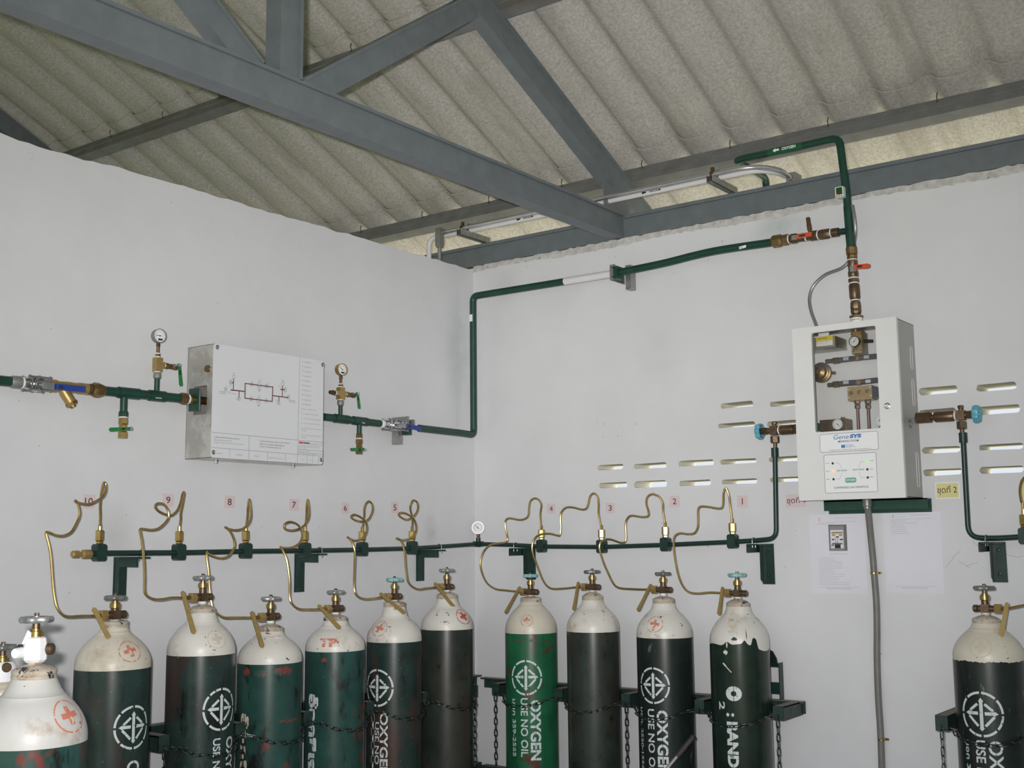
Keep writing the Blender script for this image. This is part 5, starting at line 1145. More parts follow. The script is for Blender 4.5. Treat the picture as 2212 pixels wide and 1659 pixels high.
for seg in (((808, 653), (862, 652)), ((862, 652), (905, 735)), ((820, 878), (872, 876)), ((872, 876), (908, 790)), ((1225, 630), (1165, 633)), ((1165, 633), (1135, 722)), ((1235, 857), (1180, 860)), ((1180, 860), (1140, 780))):
    a, b = S(*seg[0]), S(*seg[1]); stroke(k, (a.x, -CF-.0005, a.z), (b.x, -CF-.0005, b.z), .0008, RFR, 0)
obj('bank_lines', k, 'ink_soft', s2_, smooth=0)
for cx, cy, m_ in ((774, 657, 'black_plastic'), (782, 769, 'led_orange'), (786, 880, 'black_plastic'), (1257, 627, 'led_green'), (1261, 741, 'black_plastic'), (1267, 855, 'black_plastic')):
    p = S(cx, cy); m = MB(); m.lathe((p.x, -CF, p.z), (0, -1, 0), [(.0046, 0), (.0044, .0015), (.002, .003)], 12); obj('indicator_lamp', m, m_, s2_)
# inside the cabinet -------------------------------------------------
def I(cx, cy, off): return RW(1680+cx/5.529, 660+cy/5.529, off)
def ib(l, t, r, b, o0, o1):  # box spanning an enlarged-view rectangle, from depth o0 to o1 off the wall
    p, q = I(l, t, o1), I(r, b, o1); return MB().bb((min(p.x, q.x), -o1, min(p.z, q.z)), (max(p.x, q.x), -o0, max(p.z, q.z)))
th_ = lambda n, l, p, c='valve': thing(n, l, c, p)
e_ = th_('control_module', 'zinc-plated module with a caution sticker inside the cabinet window', I(560, 490, .13), 'control box')
p, q = I(418, 325, .14), I(690, 490, .14); obj('housing', MB().bb((cx0+.01, -.14, q.z), (q.x, -.02, cz1-.03)), 'zinc_box', e_, smooth=0)
def ist(name, l, t, r, b, off, m_, par, sk=.0):
    p, q = I(l, t, off), I(r, b+ (r-l)*.12*0, off); k = MB(); flat(k, [(0, 0), (q.x-p.x, 0), (q.x-p.x, p.z-q.z), (0, p.z-q.z)], Vector((p.x, -off, q.z)), RFR, .0006); return obj(name, k, m_, par, smooth=0)
y_ = ist('caution_sticker', 458, 395, 660, 470, .14, 'sticker_white', e_); ist('caution_band', 458, 382, 660, 410, .1402, 'sticker_yellow', y_); ist('rating_sticker', 485, 335, 615, 362, .14, 'sticker_white', e_)
p = I(480, 409, .1412); q = I(590, 395, .1412); text('lettering', 'CAUTION', Vector((p.x, -.1412, p.z)), q.x-p.x, .0028*2, RFR, 'ink_black', y_, bold=.02)
for i, s in enumerate(('Risk of electric shock.', 'Disconnect power before servicing.', 'Do not open when energized.')):
    p = I(465, 436+i*13, .1412); q = I(640, 420, .1412); text('lettering', s, Vector((p.x, -.1412, p.z)), (q.x-p.x)*(.8, 1, .85)[i], .0022, RFR, 'ink_grey', y_)
r_ = th_('line_regulator', 'brass regulator block with small gauge, top right inside the cabinet', I(940, 440, .10), 'regulator')
obj('block', ib(872, 320, 1010, 565, .05, .115), 'brass_matte', r_, smooth=0)
m = MB(); m.bb(I(1000, 300, .06), I(1060, 540, .03)); obj('rear_block', m, 'brass_dark', r_, smooth=0)
for cx, cy in ((886, 345), (984, 332), (902, 547), (997, 533)): k = MB(); k.lathe(I(cx, cy, .115), (0, -1, 0), [(.0035, 0), (.003, .003)], 8); obj('screw', k, 'brass_dark', r_)
m = MB(); rod(m, I(930, 320, .08), Vector((I(930, 320, .08).x, -.08, cz1+.004)), .008); obj('outlet_stub', m, 'brass_matte', r_)
g_ = I(910, 428, .145); gauge('x', '', g_, (0, -1, 0), .0205, .022, g_+Vector((.012, .03, -.004)), 50, parent=r_, case='black_plastic', tag_black=False)
m = MB(); rod(m, I(1030, 425, .10), I(1135, 425, .10), .0065, 12); obj('knob', m, 'black_plastic', r_)
def run(name, label, pieces, tags=()):
    t = th_(name, label, pieces[0][1]); 
    for nm_, a, b, r, m_, hx in pieces:
        m = MB(); (hexnut if hx else rod)(m, a, b, r); obj(nm_, m, m_, t)
    for nm_, a, h, m_ in tags: m = MB(); m.box(a, h); obj(nm_, m, m_, t, smooth=0)
    return t
for (label, pts) in (('upper row of black-handled valves inside the cabinet', [(575, 668), (720, 655), (940, 628), (1180, 605)]), ('lower row of black-handled valves inside the cabinet', [(600, 952), (720, 938), (960, 918), (1190, 890)])):
    P_ = [I(*p, .08) for p in pts]
    run('valve_row', label, [('pipe', P_[0], P_[1], .0085, 'bronze', 0), ('union_nut', I(pts[1][0]-60, pts[1][1]+8, .08), I(pts[1][0]+15, pts[1][1], .08), .0135, 'brass_dark', 1), ('valve_body', P_[1], P_[2], .0105, 'bronze', 0), ('tee', I(pts[2][0]-10, pts[2][1]+2, .08), I(pts[2][0]+35, pts[2][1]-2, .08), .0115, 'brass_matte', 0), ('valve_body', P_[2], P_[3], .0105, 'bronze', 0)],
        [('handle', I(pts[1][0]+130, pts[1][1]-22, .105), (.026, .003, .0075), 'black_plastic'), ('handle', I(pts[2][0]+170, pts[2][1]-18, .105), (.026, .003, .0075), 'black_plastic'), ('handle_plate', I(pts[1][0]+95, pts[1][1]-20, .109), (.011, .0015, .006), 'chrome'), ('handle_plate', I(pts[2][0]+120, pts[2][1]-14, .109), (.010, .0015, .006), 'chrome')])
d_ = th_('dome_regulator', 'round brass dome regulator at the left inside the cabinet', I(530, 800, .09), 'regulator')
m = MB(); m.lathe(I(535, 805, .06), (0, -1, 0), [(.036, 0), (.040, .004), (.040, .018), (.034, .020), (.034, .026), (.029, .028), (.024, .038), (.012, .044), (.009, .045), (.009, .056), (.0005, .057)], 28); obj('dome', m, 'brass_dark', d_)
m = MB(); rod(m, I(640, 805, .07), I(690, 805, .07), .006); obj('port', m, 'brass_dark', d_)
s_ = th_('solenoid_block', 'brass switching block above two copper pipes inside the cabinet', I(980, 1040, .10), 'valve block')
obj('block', ib(830, 975, 1130, 1115, .05, .105), 'brass_matte', s_, smooth=0); obj('coil', ib(1130, 975, 1200, 1100, .05, .10), 'black_plastic', s_, smooth=0)
for cx, cy in ((880, 1045), (975, 1035), (1072, 1025)): k = MB(); k.lathe(I(cx, cy, .105), (0, -1, 0), [(.0085, 0), (.0085, .001), (.005, .0015)], 14); obj('port_plug', k, 'brass_dark', s_)
for cx, cy in ((846, 1003), (1105, 972), (855, 1102), (1116, 1075)): k = MB(); k.lathe(I(cx, cy, .105), (0, -1, 0), [(.004, 0), (.0035, .003)], 8); obj('screw', k, 'chrome', s_)
zt2 = I(950, 1120, .08).z
for cx in (948, 1075):
    cp_ = thing('copper_pipe', 'left copper pipe below the brass block in the cabinet' if cx < 1000 else 'right copper pipe below the brass block in the cabinet', 'pipe', I(cx+20, 1480, .08), 'copper pipes inside the cabinet')
    a = I(cx, 1120, .08); m = MB(); rod(m, a-zup*.02, Vector((a.x, a.y, cz0+.06)), .0062, 12); obj('tube', m, 'copper_pipe', cp_); m = MB(); hexnut(m, a, a-zup*.018, .0115); hexnut(m, a-zup*.020, a-zup*.036, .0105); obj('nut', m, 'brass_dark', cp_)
b_ = th_('bank_regulator', 'brass block with round gauge at the lower left inside the cabinet', I(650, 1430, .09), 'regulator')
obj('block', ib(500, 1370, 820, 1490, .04, .10), 'bronze', b_, smooth=0); obj('plug', MB().lathe(I(780, 1370, .08), (0, 0, 1), [(.008, 0), (.008, .012)], 6), 'bronze', b_)
obj('end_plate', ib(795, 1355, 825, 1485, .04, .103), 'brass_dark', b_, smooth=0)
g_ = I(712, 1418, .13); gauge('x', '', g_, (0, -1, 0), .0215, .022, g_+Vector((0, .03, -.022)), 315, parent=b_, case='zinc_dull', tag_black=False)
m = MB(); m.bb(I(468, 1400, .12), I(525, 1505, .06)); obj('tag_plate', m, 'green_lever', b_, smooth=0)
g_ = I(1212, 1370, .13); gz_ = gauge('pressure_gauge', 'small gauge half hidden at the lower right of the cabinet window', g_, (0, -1, 0), .0215, .022, g_+Vector((0, .03, -.06)), 60, case='chrome', tag_black=False)
# shelf bracket, conduit, posters under the cabinet
br2 = tag(obj('shelf_bracket', MB().bb(RW(1777.6, 1078, .0), RW(2001, 1096, .09)), 'green_paint', smooth=0), None, None); bpy.data.objects.remove(br2)
p, q = RW(1779, 1079, .055), RW(2003, 1097, .055)
sb_ = thing('shelf_bracket', 'dark green angle iron under the white cabinet', 'bracket', ((p.x+q.x)/2, 0, cz0-.05))
m = MB(); m.bb((p.x, -.006, cz0-.052), (q.x, 0, cz0-.002)); m.bb((p.x, -.055, cz0-.006), (q.x, 0, cz0-.0015)); m.bb((p.x, -.055, cz0-.040), (q.x, -.049, cz0-.0015)); obj('angle', m, 'green_paint', sb_, smooth=0)
cd_ = thing('grey_conduit', 'grey plastic conduit running down from the white cabinet', 'conduit', RW(1903, 1650, .03))
cpx = [(1873, 1086), (1876, 1110), (1881, 1160), (1885.5, 1205), (1888, 1237), (1893, 1300), (1894.5, 1360), (1894.5, 1420), (1897, 1500), (1902, 1580), (1905, 1660), (1907, 1720)]
P_ = [RW(x, y, .075 if i == 0 else .06 if i == 1 else .035 if i == 2 else .022) for i, (x, y) in enumerate(cpx)]; P_ = [P_[0]+zup*.02]+P_
obj('tube', MB().tube(cat_rom(P_, 5), .0125, 14), 'grey_pvc', cd_)
m = MB(); ringed(m, P_[1]+zup*.015, P_[1]-zup*.022, [(.016, 0), (.0175, .2), (.0175, .7), (.014, .8), (.014, 1)], 16); obj('connector', m, 'grey_flex', cd_)
for y, x in ((1238, 1888), (1598, 1904)):
    c = RW(x, y, .022); cl = MB(); cl.lathe(c-zup*.004, (0, 0, 1), [(.0134, 0), (.0142, .001), (.0142, .007), (.0134, .008)], 18); cl.box(c+Vector((0, .02, 0)), (.022, .002, .004)); obj('saddle_clamp', cl, 'brass', cd_)
# valves either side of the cabinet
def side_valve(label, pts, s, wheel_px):
    """s = +1 right of the cabinet, -1 left; pts: axis pixels from cabinet outwards"""
    W_ = lambda p: RW(*p, MO); a0, a1, a2, a3, a4 = [W_(p) for p in pts]; y = a0
    d = Vector((s, 0, 0)); z = a3.z
    f = lambda p: Vector((p.x, -MO, z)); a0, a1, a2, a3, a4 = map(f, (a0, a1, a2, a3, a4))
    t = thing('shutoff_valve', label, 'valve', a3, 'shut-off valves beside the cabinet')
    m = MB(); hexnut(m, a0, a0+d*(abs(a1.x-a0.x)*.85), .0215); rod(m, a0, a1+d*.02, .010); ringed(m, a1, a2, [(.016, 0), (.0195, .08), (.0195, .92), (.016, 1)], 16); bd = obj('inlet_body', m, 'bronze', t)
    tape(t, a2, a2+d*.006, .0175)
    m = MB(); rod(m, a2+d*.006, a4-d*.004, .0125, 14); m.box(a3, (.0145, .0145, .0175)); rod(m, a3+zup*.01, a3+zup*.034, .0085, 12); hexnut(m, a3+zup*.024, a3+zup*.036, .0105); hexnut(m, a4-d*.034, a4-d*.010, .0155); hexnut(m, a3-zup*.022, a3-zup*.050, .0175); rod(m, a3-zup*.05, Vector((a3.x, a3.y, a3.z-.085)), .0075); obj('valve_body', m, 'bronze', t)
    inst('handwheel', wheel_mesh('handwheel', .031, .022, 'cyan_wheel', 7), Matrix.Translation(a4) @ zto(d), t)
    return a3
side_valve('bronze valve with blue handwheel on the right of the cabinet', [(1979, 903), (2018, 901), (2062, 899), (2076, 897), (2110, 895)], 1, 2110)
side_valve('bronze valve with blue handwheel on the left of the cabinet', [(1722, 925), (1715, 926), (1685, 929), (1673, 930), (1641, 934)], -1, 1641)

# ================================================================== riser above the cabinet
RO = .10
cxm = RW(1849, 690, RO).x
t = thing('riser_valve', 'stack of bronze fittings with orange lever on top of the cabinet', 'valve', Vector((cxm, -RO, cz1)))
def rv(y, x): return RW(x, y, RO)
rx = lambda y: 1838.5+(y-530)*.073
R_ = lambda y: RW(rx(y), y, RO)
base_z = R_(694)
m = MB(); ringed(m, Vector((R_(694).x, -RO, cz1)), R_(687), [(.0225, 0), (.0225, 1)], 20); k_ = obj('label_band', m, 'sticker_white', t)
p = R_(691)+Vector((-.016, -.0232, -.004)); text('lettering', 'Outside Line', p, .034, .006, RFR, 'ink_grey', k_, bold=.02)
m = MB(); hexnut(m, R_(687), R_(681), .026); obj('hex_flange', m, 'brass_dark', t)
m = MB(); ringed(m, R_(681), R_(650), [(.012, 0), (.012, .1), (.0195, .12), (.0215, .3), (.0195, .42), (.0215, .5), (.0195, .9), (.014, 1)], 8); obj('union_nut', m, 'bronze', t)
tape(t, R_(650), R_(647), .017); m = MB(); ringed(m, R_(647), R_(613), [(.017, 0), (.0205, .1), (.0205, .9), (.017, 1)], 14); obj('check_valve', m, 'bronze', t)
tape(t, R_(613), R_(610), .018); m = MB(); hexnut(m, R_(610), R_(602), .0205); obj('nut', m, 'bronze', t); tape(t, R_(602), R_(599), .018)
m = MB(); ringed(m, R_(599), R_(563), [(.0165, 0), (.0195, .1), (.0195, .3), (.017, .4), (.017, .6), (.0195, .7), (.0195, 1)], 10); obj('ball_valve_body', m, 'bronze', t)
lv = MB(); a = RW(1843, 580, RO+.035); lv.box(a, (.012, .002, .012)); lp = obj('lever_plate', lv, 'galvanised', t, smooth=0)
g = MB(); a = RW(1846, 577, RO+.038); b = RW(1880, 574.5, RO+.045); d = (b-a).normalized(); u = Vector((0, -1, 0)).cross(d); L = (b-a).length; g.prism([(0, -.008), (L*.85, -.0095), (L, -.006), (L, .006), (L*.85, .0095), (0, .008)], a, d, u, .006, (0, -1, 0)); gr_ = obj('lever_grip', g, 'orange_lever', lp)
k = MB(); k.box(a+d*L*.35+Vector((0, -.0066, 0)), (L*.16, .0004, .004), d, Vector((0, -1, 0)), u); obj('tag', k, 'ink_black', gr_)
tape(t, R_(563), R_(560), .018); m = MB(); ringed(m, R_(560), R_(535), [(.017, 0), (.0205, .1), (.0205, .28), (.0175, .36), (.0225, .45), (.0225, 1)], 8); obj('upper_union', m, 'brass_dark', t)
rp = thing('riser_pipe', 'green OXYGEN pipe rising above the beam and turning left under the sheets', 'pipe', R_(500))
tp = RW(1813, 297, RO); xl = RW(1588, 347, RO); tp = Vector((tp.x, -RO, (tp.z+xl.z)/2)); xl = Vector((xl.x, -RO, tp.z))
ptz = [R_(537), RW(1836, 500, RO), RW(1829, 420, RO), tp, xl, Vector((xl.x, .20, xl.z-.0)), Vector((xl.x, .20, 2.6))]
obj('pipe_run', MB().tube(fillet(ptz, .035), .0155, 16), 'green_paint', rp)
m = MB(); rod(m, R_(533), RW(1832, 446, RO), .0185, 16); obj('thick_sleeve', m, 'green_paint', rp)
b0_ = RW(1672, 326.5, RO+.0005); b1_ = RW(1752, 311, RO+.0005); f_ = lambda px: Vector((RW(px, 320, RO).x, -RO, tp.z))
m = MB(); rod(m, f_(1660), f_(1735), .0159, 18); bd_ = obj('direction_band', m, 'pipe_green_band', rp)
p = f_(1692)+Vector((0, -.0163, -.006)); text('lettering', 'OXYGEN', p, f_(1722).x-f_(1692).x, .012, RFR, 'sticker_white', bd_, bold=.03)
p = f_(1672)+Vector((0, -.0163, 0)); k = MB(); w_ = f_(1686).x-f_(1672).x; flat(k, [(0, 0), (w_*.45, .0085), (w_*.45, .004), (w_, .004), (w_, -.004), (w_*.45, -.004), (w_*.45, -.0085)], p, RFR, .0005); obj('arrow', k, 'sticker_white', bd_, smooth=0)
# side branch that joins the long pipe to the riser
bp_ = thing('branch_valve', 'row of bronze fittings with orange lever joining the pipe to the riser', 'valve', RW(1690, 521, ro))
def Bv(px): return RW(px, 522-(px-1670)*.147, ro)
m = MB(); ringed(m, Bv(1667), Bv(1703), [(.018, 0), (.0265, .12), (.0265, .55), (.021, .65), (.023, .72), (.023, 1)], 8); obj('union_nut', m, 'brass_dark', bp_); tape(bp_, Bv(1703), Bv(1706), .0185)
m = MB(); ringed(m, Bv(1706), Bv(1766), [(.0165, 0), (.020, .06), (.020, .25), (.016, .3), (.017, .55), (.016, .7), (.020, .75), (.020, 1)], 10); obj('ball_valve_body', m, 'bronze', bp_)
tape(bp_, Bv(1740), Bv(1743), .0185); tape(bp_, Bv(1766), Bv(1769), .0185)
m = MB(); ringed(m, Bv(1769), Bv(1794), [(.0165, 0), (.0205, .15), (.0205, .85), (.0165, 1)], 8); obj('check_valve', m, 'bronze', bp_); tape(bp_, Bv(1794), Bv(1797), .018)
m = MB(); ringed(m, Bv(1797), Bv(1812), [(.0175, 0), (.0175, 1)], 14); obj('adapter', m, 'bronze', bp_)
m = MB(); rod(m, Bv(1812), RW(1836, 498, RO), .0125, 14); obj('stub_pipe', m, 'dark_green', bp_)
m = MB(); q = RW(1749, 497, ro); rod(m, Bv(1750), q, .007, 10); qt = RW(1745, 470, ro); ringed(m, q, qt, [(.0095, 0), (.0095, .45), (.0085, .5), (.0085, .96), (.007, 1)], 12); obj('test_plug', m, 'copper_pipe', bp_)
lv = MB(); a = RW(1716, 513, ro+.03); lv.box(a, (.012, .002, .009)); lp = obj('lever_plate', lv, 'galvanised', bp_, smooth=0)
a, b = RW(1721, 512, ro+.034), RW(1754, 505.5, ro+.034); d = (b-a).normalized(); u = Vector((0, -1, 0)).cross(d); L = (b-a).length; g = MB(); g.prism([(0, -.0075), (L, -.0085), (L, .0085), (0, .0075)], a, d, u, .006, (0, -1, 0)); gr_ = obj('lever_grip', g, 'orange_lever', lp)
k = MB(); k.box(a+d*L*.4+Vector((0, -.0066, 0)), (L*.2, .0004, .0035), d, Vector((0, -1, 0)), u); obj('tag', k, 'ink_black', gr_)
# digital pressure switch and its flexible conduit
ds = thing('pressure_switch', 'small white digital pressure switch on the green riser', 'gauge', RW(1815, 414, RO+.03))
p, q = RW(1803.5, 404, RO+.04), RW(1822, 424, RO+.04); p.z -= .002
m = MB(); m.bb((p.x, -RO-.04, q.z), (q.x, -RO-.005, p.z)); obj('housing', m, 'white_enamel', ds, smooth=0)
m = MB(); m.bb((p.x+.004, -RO-.0408, q.z+.010), (q.x-.004, -RO-.0398, p.z-.003)); dsp = obj('display', m, 'lcd_green', ds, smooth=0)
m = MB(); m.bb((p.x+.004, -RO-.0412, q.z+.010), (p.x+.009, -RO-.0402, q.z+.015)); m2 = obj('red_digit', m, 'lcd_red', dsp, smooth=0)
for i in range(3): m = MB(); m.bb((p.x+.004+i*.009, -RO-.0412, q.z+.003), (p.x+.009+i*.009, -RO-.040, q.z+.006)); obj('button', m, 'black_plastic', ds, smooth=0)
fx = thing('flexible_conduit', 'thin grey flexible conduit curving from the riser to the cabinet top', 'conduit', RW(1766, 708, .07))
P_ = cat_rom([RW(1841, 443, RO+.01), RW(1846, 475, RO+.012), RW(1847.5, 505, RO+.0), RW(1843, 535, RO-.04), RW(1836, 560, RO-.04), RW(1818, 579, .06), RW(1782, 594, .06), RW(1757, 618, .06), RW(1748.5, 645, .065), RW(1752, 672, .07), RW(1762, 700, .075), RW(1768, 722, .08)], 16)
rr_ = [.0062+.0007*(i % 2) for i in range(len(P_))]; obj('corrugated_tube', MB().tube(P_, rr_, 8), 'grey_flex', fx)
tb = thing('top_pipe', 'brown copper pipe lying on top of the cabinet at the right', 'pipe', Vector((RW(1880, 690, .06).x, -.06, cz1)))
m = MB(); z_ = cz1+.012; xa, xb = RW(1862, 690, .06).x, RW(1922, 683, .06).x; rod(m, (xa, -.06, z_), (xb, -.06, z_), .008); obj('tube', m, 'copper_pipe', tb); m = MB(); hexnut(m, (xb-.03, -.06, z_), (xb-.012, -.06, z_), .0125); obj('nut', m, 'brass_dark', tb)

# ================================================================== vacuum line over the beam
vc = thing('metal_conduit', 'shiny metal conduit running above the wall beam', 'conduit', RW(1300, 430, .17))
zc1 = RW(1300, 428.5, .17).z
cxs = [RW(955, 506, .17), RW(1158, 460, .17), RW(1298, 429, .17), RW(1480, 387, .17), RW(1540, 373, .17)]
za = sum(q.z for q in cxs)/5; cxs = [Vector((q.x, -.17, za)) for q in cxs]
xe = RW(1600, 363, .17).x
arc = [cxs[-1], Vector((xe, -.168, za)), Vector((xe+.07, -.13, za+.0)), Vector((xe+.12, -.06, za-.005)), Vector((xe+.135, .02, za-.02))]
obj('tube', MB().tube(cxs[:-1]+cat_rom(arc, 6), .0105, 12), 'galvanised_bright', vc)
m = MB(); p = arc[-1]; m.box(p+Vector((.0, .03, .002)), (.02, .035, .021)); ringed(m, p+Vector((0, -.015, 0)), p+Vector((0, .005, 0)), [(.012, 0), (.0135, 1)], 12); obj('elbow_box', m, 'zinc_dull', vc)
p = cxs[0]; m = MB(); m.prism([(-.016, .03), (.016, .03), (.016, -.055), (.009, -.07), (-.009, -.07), (-.016, -.055)], p+Vector((-.016, .016, -.005)), (1, 0, 0), (0, 0, 1), .032, (0, -1, 0)); rod(m, p+Vector((0, 0, 0)), p+Vector((.03, 0, 0)), .0115, 12); rod(m, p+Vector((-.016, 0, -.07)), p+Vector((-.016, 0, -.160)), .010, 12); obj('elbow_box', m, 'zinc_dull', vc)
vp = thing('vacuum_pipe', 'white VACUUM pipe running above the wall beam', 'pipe', RW(1300, 437, .12))
wp = [RW(1018, 499, .12), RW(1160, 467.5, .12), RW(1298, 436.5, .12), RW(1480, 397, .12)]; zw = sum(q.z for q in wp)/4
xl_ = RW(927, 520, .12).x; xr_ = RW(1632, 373, .12).x
path = fillet([Vector((xl_, -.12, zw-.25)), Vector((xl_, -.12, zw)), Vector((xr_, -.12, zw)), Vector((xr_+.06, -.04, zw)), Vector((xr_+.075, .20, zw)), Vector((xr_+.075, .20, zw-.4))], .04)
obj('tube', MB().tube(path, .0125, 14), 'white_pvc', vp)
for px0, px1, py in ((1133, 1155, 472), (1405, 1430, 414)):
    a, b = RW(px0, py, .12).x, RW(px1, py, .12).x; q = Vector((a, -.1328, zw-.006)); text('lettering', 'VACUUM', q, b-a, .010, RFR, 'ink_black', vp, bold=.03)
    k = MB(); w_ = (b-a)*.42; q = Vector((a-w_*1.6, -.1328, zw-.001)); flat(k, [(0, 0), (w_*.5, .008), (w_*.5, .0035), (w_, .0035), (w_, -.0035), (w_*.5, -.0035), (w_*.5, -.008)], q, RFR, .0004); obj('arrow', k, 'ink_black', vp, smooth=0)
for px, lab in ((991, 'galvanised strut on the beam at the left end of the vacuum pipe'), (1532, 'galvanised strut on the beam at the right end of the vacuum pipe')):
    x = RW(px, 508 if px < 1200 else 375, .20).x; zt_ = za-.0095; t = thing('pipe_strut', lab, 'strut', (x, -.09, zt_-.03), 'galvanised struts carrying the vacuum pipe')
    m = MB(); 
    for dx in (-.0135, .0115): m.bb((x+dx, -.20, zt_-.030), (x+dx+.002, .03, zt_))
    m.bb((x-.0135, -.20, zt_-.030), (x+.0135, .03, zt_-.028)); obj('channel', m, 'galvanised', t, smooth=0)
    for yy in (-.17, -.12): m = MB(); m.lathe((x-.007, yy, za if yy < -.15 else zw), (1, 0, 0), [(.0150, 0), (.0150, .014)], 14); m.box((x, yy, zt_+.018), (.007, .004, .022)); obj('clamp', m, 'bronze', t, smooth=0)
# ================================================================== papers on the walls
def paper(name, label, cat, left, l, t, r, b, m_, off=.0012, group=None, tilt=0.):
    W = LW if left else RW; p, q = W(l, (t+b)/2), W(r, (t+b)/2); mt_, mb_ = W((l+r)/2, t), W((l+r)/2, b); fr = LFR if left else RFR
    w = (q-p).length; h = mt_.z-mb_.z; c = (p+q)/2; c.z = (mt_.z+mb_.z)/2
    X, Y, N = fr; th = thing(name, label, cat, c-Y*h/2, group)
    m = MB(); m.box(c+N*(off/2), (w/2, h/2, off/2), X, Y, N); sh = obj('sheet', m, m_, th, smooth=0)
    return th, sh, c, w, h, fr, off
words = {10: 'ten', 9: 'nine', 8: 'eight', 7: 'seven', 6: 'six', 5: 'five', 4: 'four', 3: 'three', 2: 'two', 1: 'one'}
for k, left, l, r, t_, b_2 in ((10, 1, 178, 205, 1068, 1099), (9, 1, 350.5, 375, 1066.5, 1094), (8, 1, 484, 507, 1070.6, 1098), (7, 1, 624, 645, 1078, 1103), (6, 1, 736.5, 754.5, 1086, 1109), (5, 1, 844, 861, 1084, 1108.5), (4, 0, 1182, 1200, 1088, 1109.5), (3, 0, 1309, 1328, 1086, 1108.5), (2, 0, 1447, 1468, 1071, 1095), (1, 0, 1593, 1615, 1070, 1096)):
    th, sh, c, w, h, fr, off = paper('number_paper', f'small pink paper with the printed number {words[k]}', 'paper label', left, l, t_, r, b_2, 'paper_pink', group='pink number papers above the manifold')
    X, Y, N = fr; tw = w*(.62 if k == 10 else .08 if k == 1 else .36); text('print', str(k), c-X*tw/2-Y*h*.26+N*off, tw, h*.52, fr, 'ink_black', th, lift=.0005)
th, sh, c, w, h, fr, off = paper('bank_paper', 'pink paper reading set one, half hidden by the cabinet', 'paper label', 0, 1698, 1068, 1742, 1096, 'paper_pink')
text('print', 'ชุดที่ 1', c-fr[0]*w*.45-fr[1]*h*.32+fr[2]*off, w*.88, h*.66, fr, 'ink_black', th, lift=.0005)
th, sh, c, w, h, fr, off = paper('bank_paper', 'yellow laminated paper reading set two, right of the cabinet', 'paper label', 0, 2023, 1044, 2070.5, 1075, 'paper_yellow')
text('print', 'ชุดที่ 2', c-fr[0]*w*.45-fr[1]*h*.32+fr[2]*off, w*.88, h*.66, fr, 'ink_black', th, lift=.0005)
m = MB(); m.box(c+fr[2]*.0004, (w/2+.004, h/2+.004, .0004), *fr); obj('laminate', m, 'sticker_white', th, smooth=0)
paper('bank_paper', 'yellow paper at the right edge behind the brass tube', 'paper label', 0, 2203.5, 1035, 2240, 1078, 'paper_yellow')
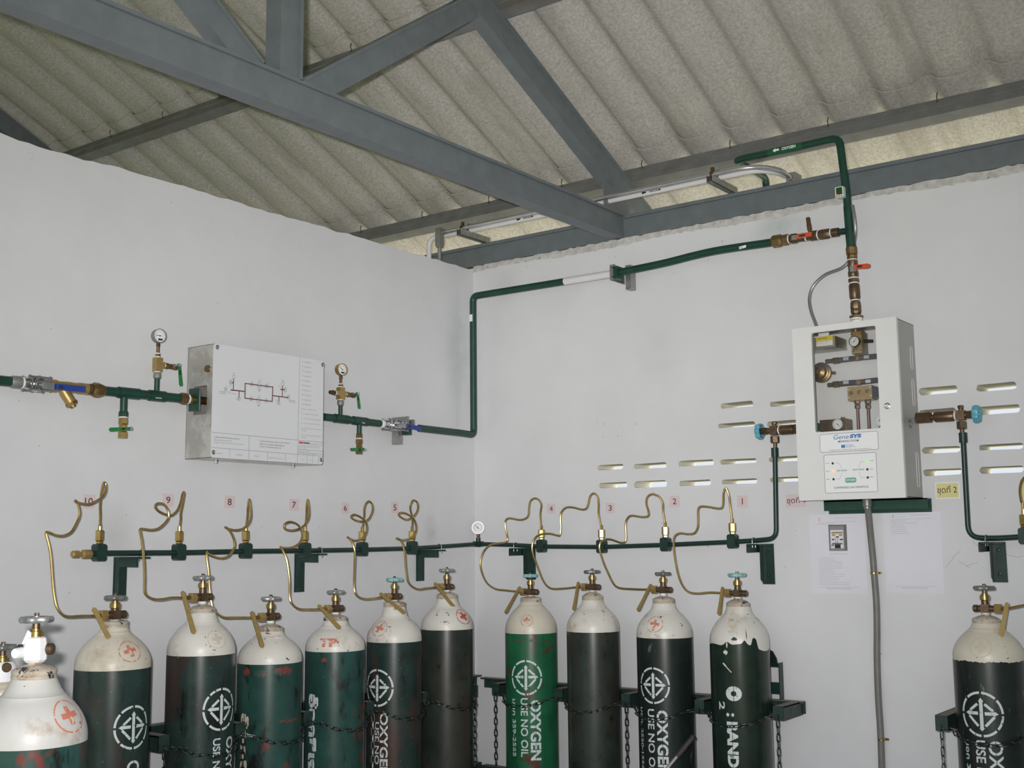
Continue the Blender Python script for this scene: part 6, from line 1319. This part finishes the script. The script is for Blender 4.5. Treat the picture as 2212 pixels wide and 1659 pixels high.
def poster(label, l, t, r, b, org, lines, image, header_x):
    th, sh, c, w, h, fr, off = paper('poster', label, 'poster', 0, l, t, r, b, 'paper_white', .0014, 'laminated posters under the cabinet'); X, Y, N = fr
    def Pq(cx, cy): q = RW(1700+cx/6.144, 1080+cy/6.144, off); return q
    def ln(s, cx, cy, wpx, hpx, m_='ink_soft'):
        a, e, u = Pq(cx, cy), Pq(cx+wpx, cy), Pq(cx, cy-hpx); text('print', s, a, e.x-a.x, u.z-a.z, fr, m_, th, lift=.0004)
    for it in lines: ln(*it)
    k = MB()
    for (a, b_) in header_x: stroke(k, Pq(*a), Pq(*b_), .0007, fr, .0004)
    obj('rule_lines', k, 'ink_red_soft', th, smooth=0)
    if image:
        def rect(nm_, l_, t_, r_, b_3, m_, lift):
            a, e = Pq(l_, t_), Pq(r_, b_3); kk = MB(); flat(kk, [(0, 0), (e.x-a.x, 0), (e.x-a.x, a.z-e.z), (0, a.z-e.z)], Vector((a.x, a.y, e.z)), fr, lift); return obj(nm_, kk, m_, im if nm_ != 'picture' else th, smooth=0)
        im = None; im = rect('picture', 548, 330, 805, 675, 'steel_dusty', .0004)
        rect('picture_cabinet', 560, 348, 770, 668, 'ink_soft', .0007); rect('picture_panel', 575, 400, 755, 640, 'paper_white', .0009)
        for q in ((590, 425, 740, 445, 'brass_matte'), (600, 455, 640, 475, 'brass_matte'), (690, 455, 735, 475, 'brass_matte'), (650, 480, 690, 500, 'brass_dark'), (640, 500, 650, 580, 'ink_grey'), (668, 500, 678, 580, 'ink_grey'), (595, 515, 630, 535, 'brass_dark'), (700, 515, 745, 535, 'brass_dark'), (600, 570, 740, 590, 'ink_grey'), (635, 590, 715, 640, 'ink_black'), (590, 590, 625, 615, 'ink_soft')): rect('picture_detail', q[0], q[1], q[2], q[3], q[4], .0011)
    return th
num = [771, 798, 824, 851, 878, 904, 931, 958, 984, 1011, 1038, 1065, 1092, 1118]; wid = [215, 215, 320, 320, 315, 310, 215, 215, 330, 330, 260, 260, 400, 400]
L1 = [('หมายเลข %d คือ อุปกรณ์ควบคุมความดันก๊าซ' % (i+1), 418+i*1.2, y+5, w, 13) for i, (y, w) in enumerate(zip(num, wid))]
L1 += [('ส่วนประกอบของชุดจ่ายก๊าซ', 400, 326, 225, 14, 'ink_grey'), ('คู่มือการใช้งานชุดจ่ายก๊าซออกซิเจน', 650, 246, 245, 12), ('รูปที่ 1 ส่วนประกอบของชุดจ่ายก๊าซ', 572, 722, 230, 14), ('MEDICAL GAS PIPELINE SYSTEM', 530, 1180, 330, 12), ('Σ', 418, 275, 24, 36, 'ink_red')]
poster('laminated poster with a small photo and text lines, left of the conduit', 1751, 1111, 1871, 1282.5, None, L1, True, [((405, 298), (920, 284)), ((440, 1155), (960, 1158))])
L2 = [('หมายเลข %d คือ ชุดควบคุมความดัน' % (i+8), 1378+i*1.5, y+5, w, 13) for i, (y, w) in enumerate(zip((284, 312, 339, 366, 393, 420, 448), (185, 350, 170, 195, 200, 225, 230)))]
L2 += [('คู่มือการใช้งานชุดจ่ายก๊าซออกซิเจน', 1635, 206, 260, 12), ('MEDICAL GAS PIPELINE SYSTEM', 1530, 1172, 340, 12), ('Σ', 1395, 238, 24, 36, 'ink_red')]
poster('laminated poster with few text lines at its top, right of the conduit', 1910, 1106, 2036, 1281.5, None, L2, False, [((1385, 265), (1930, 240)), ((1430, 1150), (1985, 1148))])
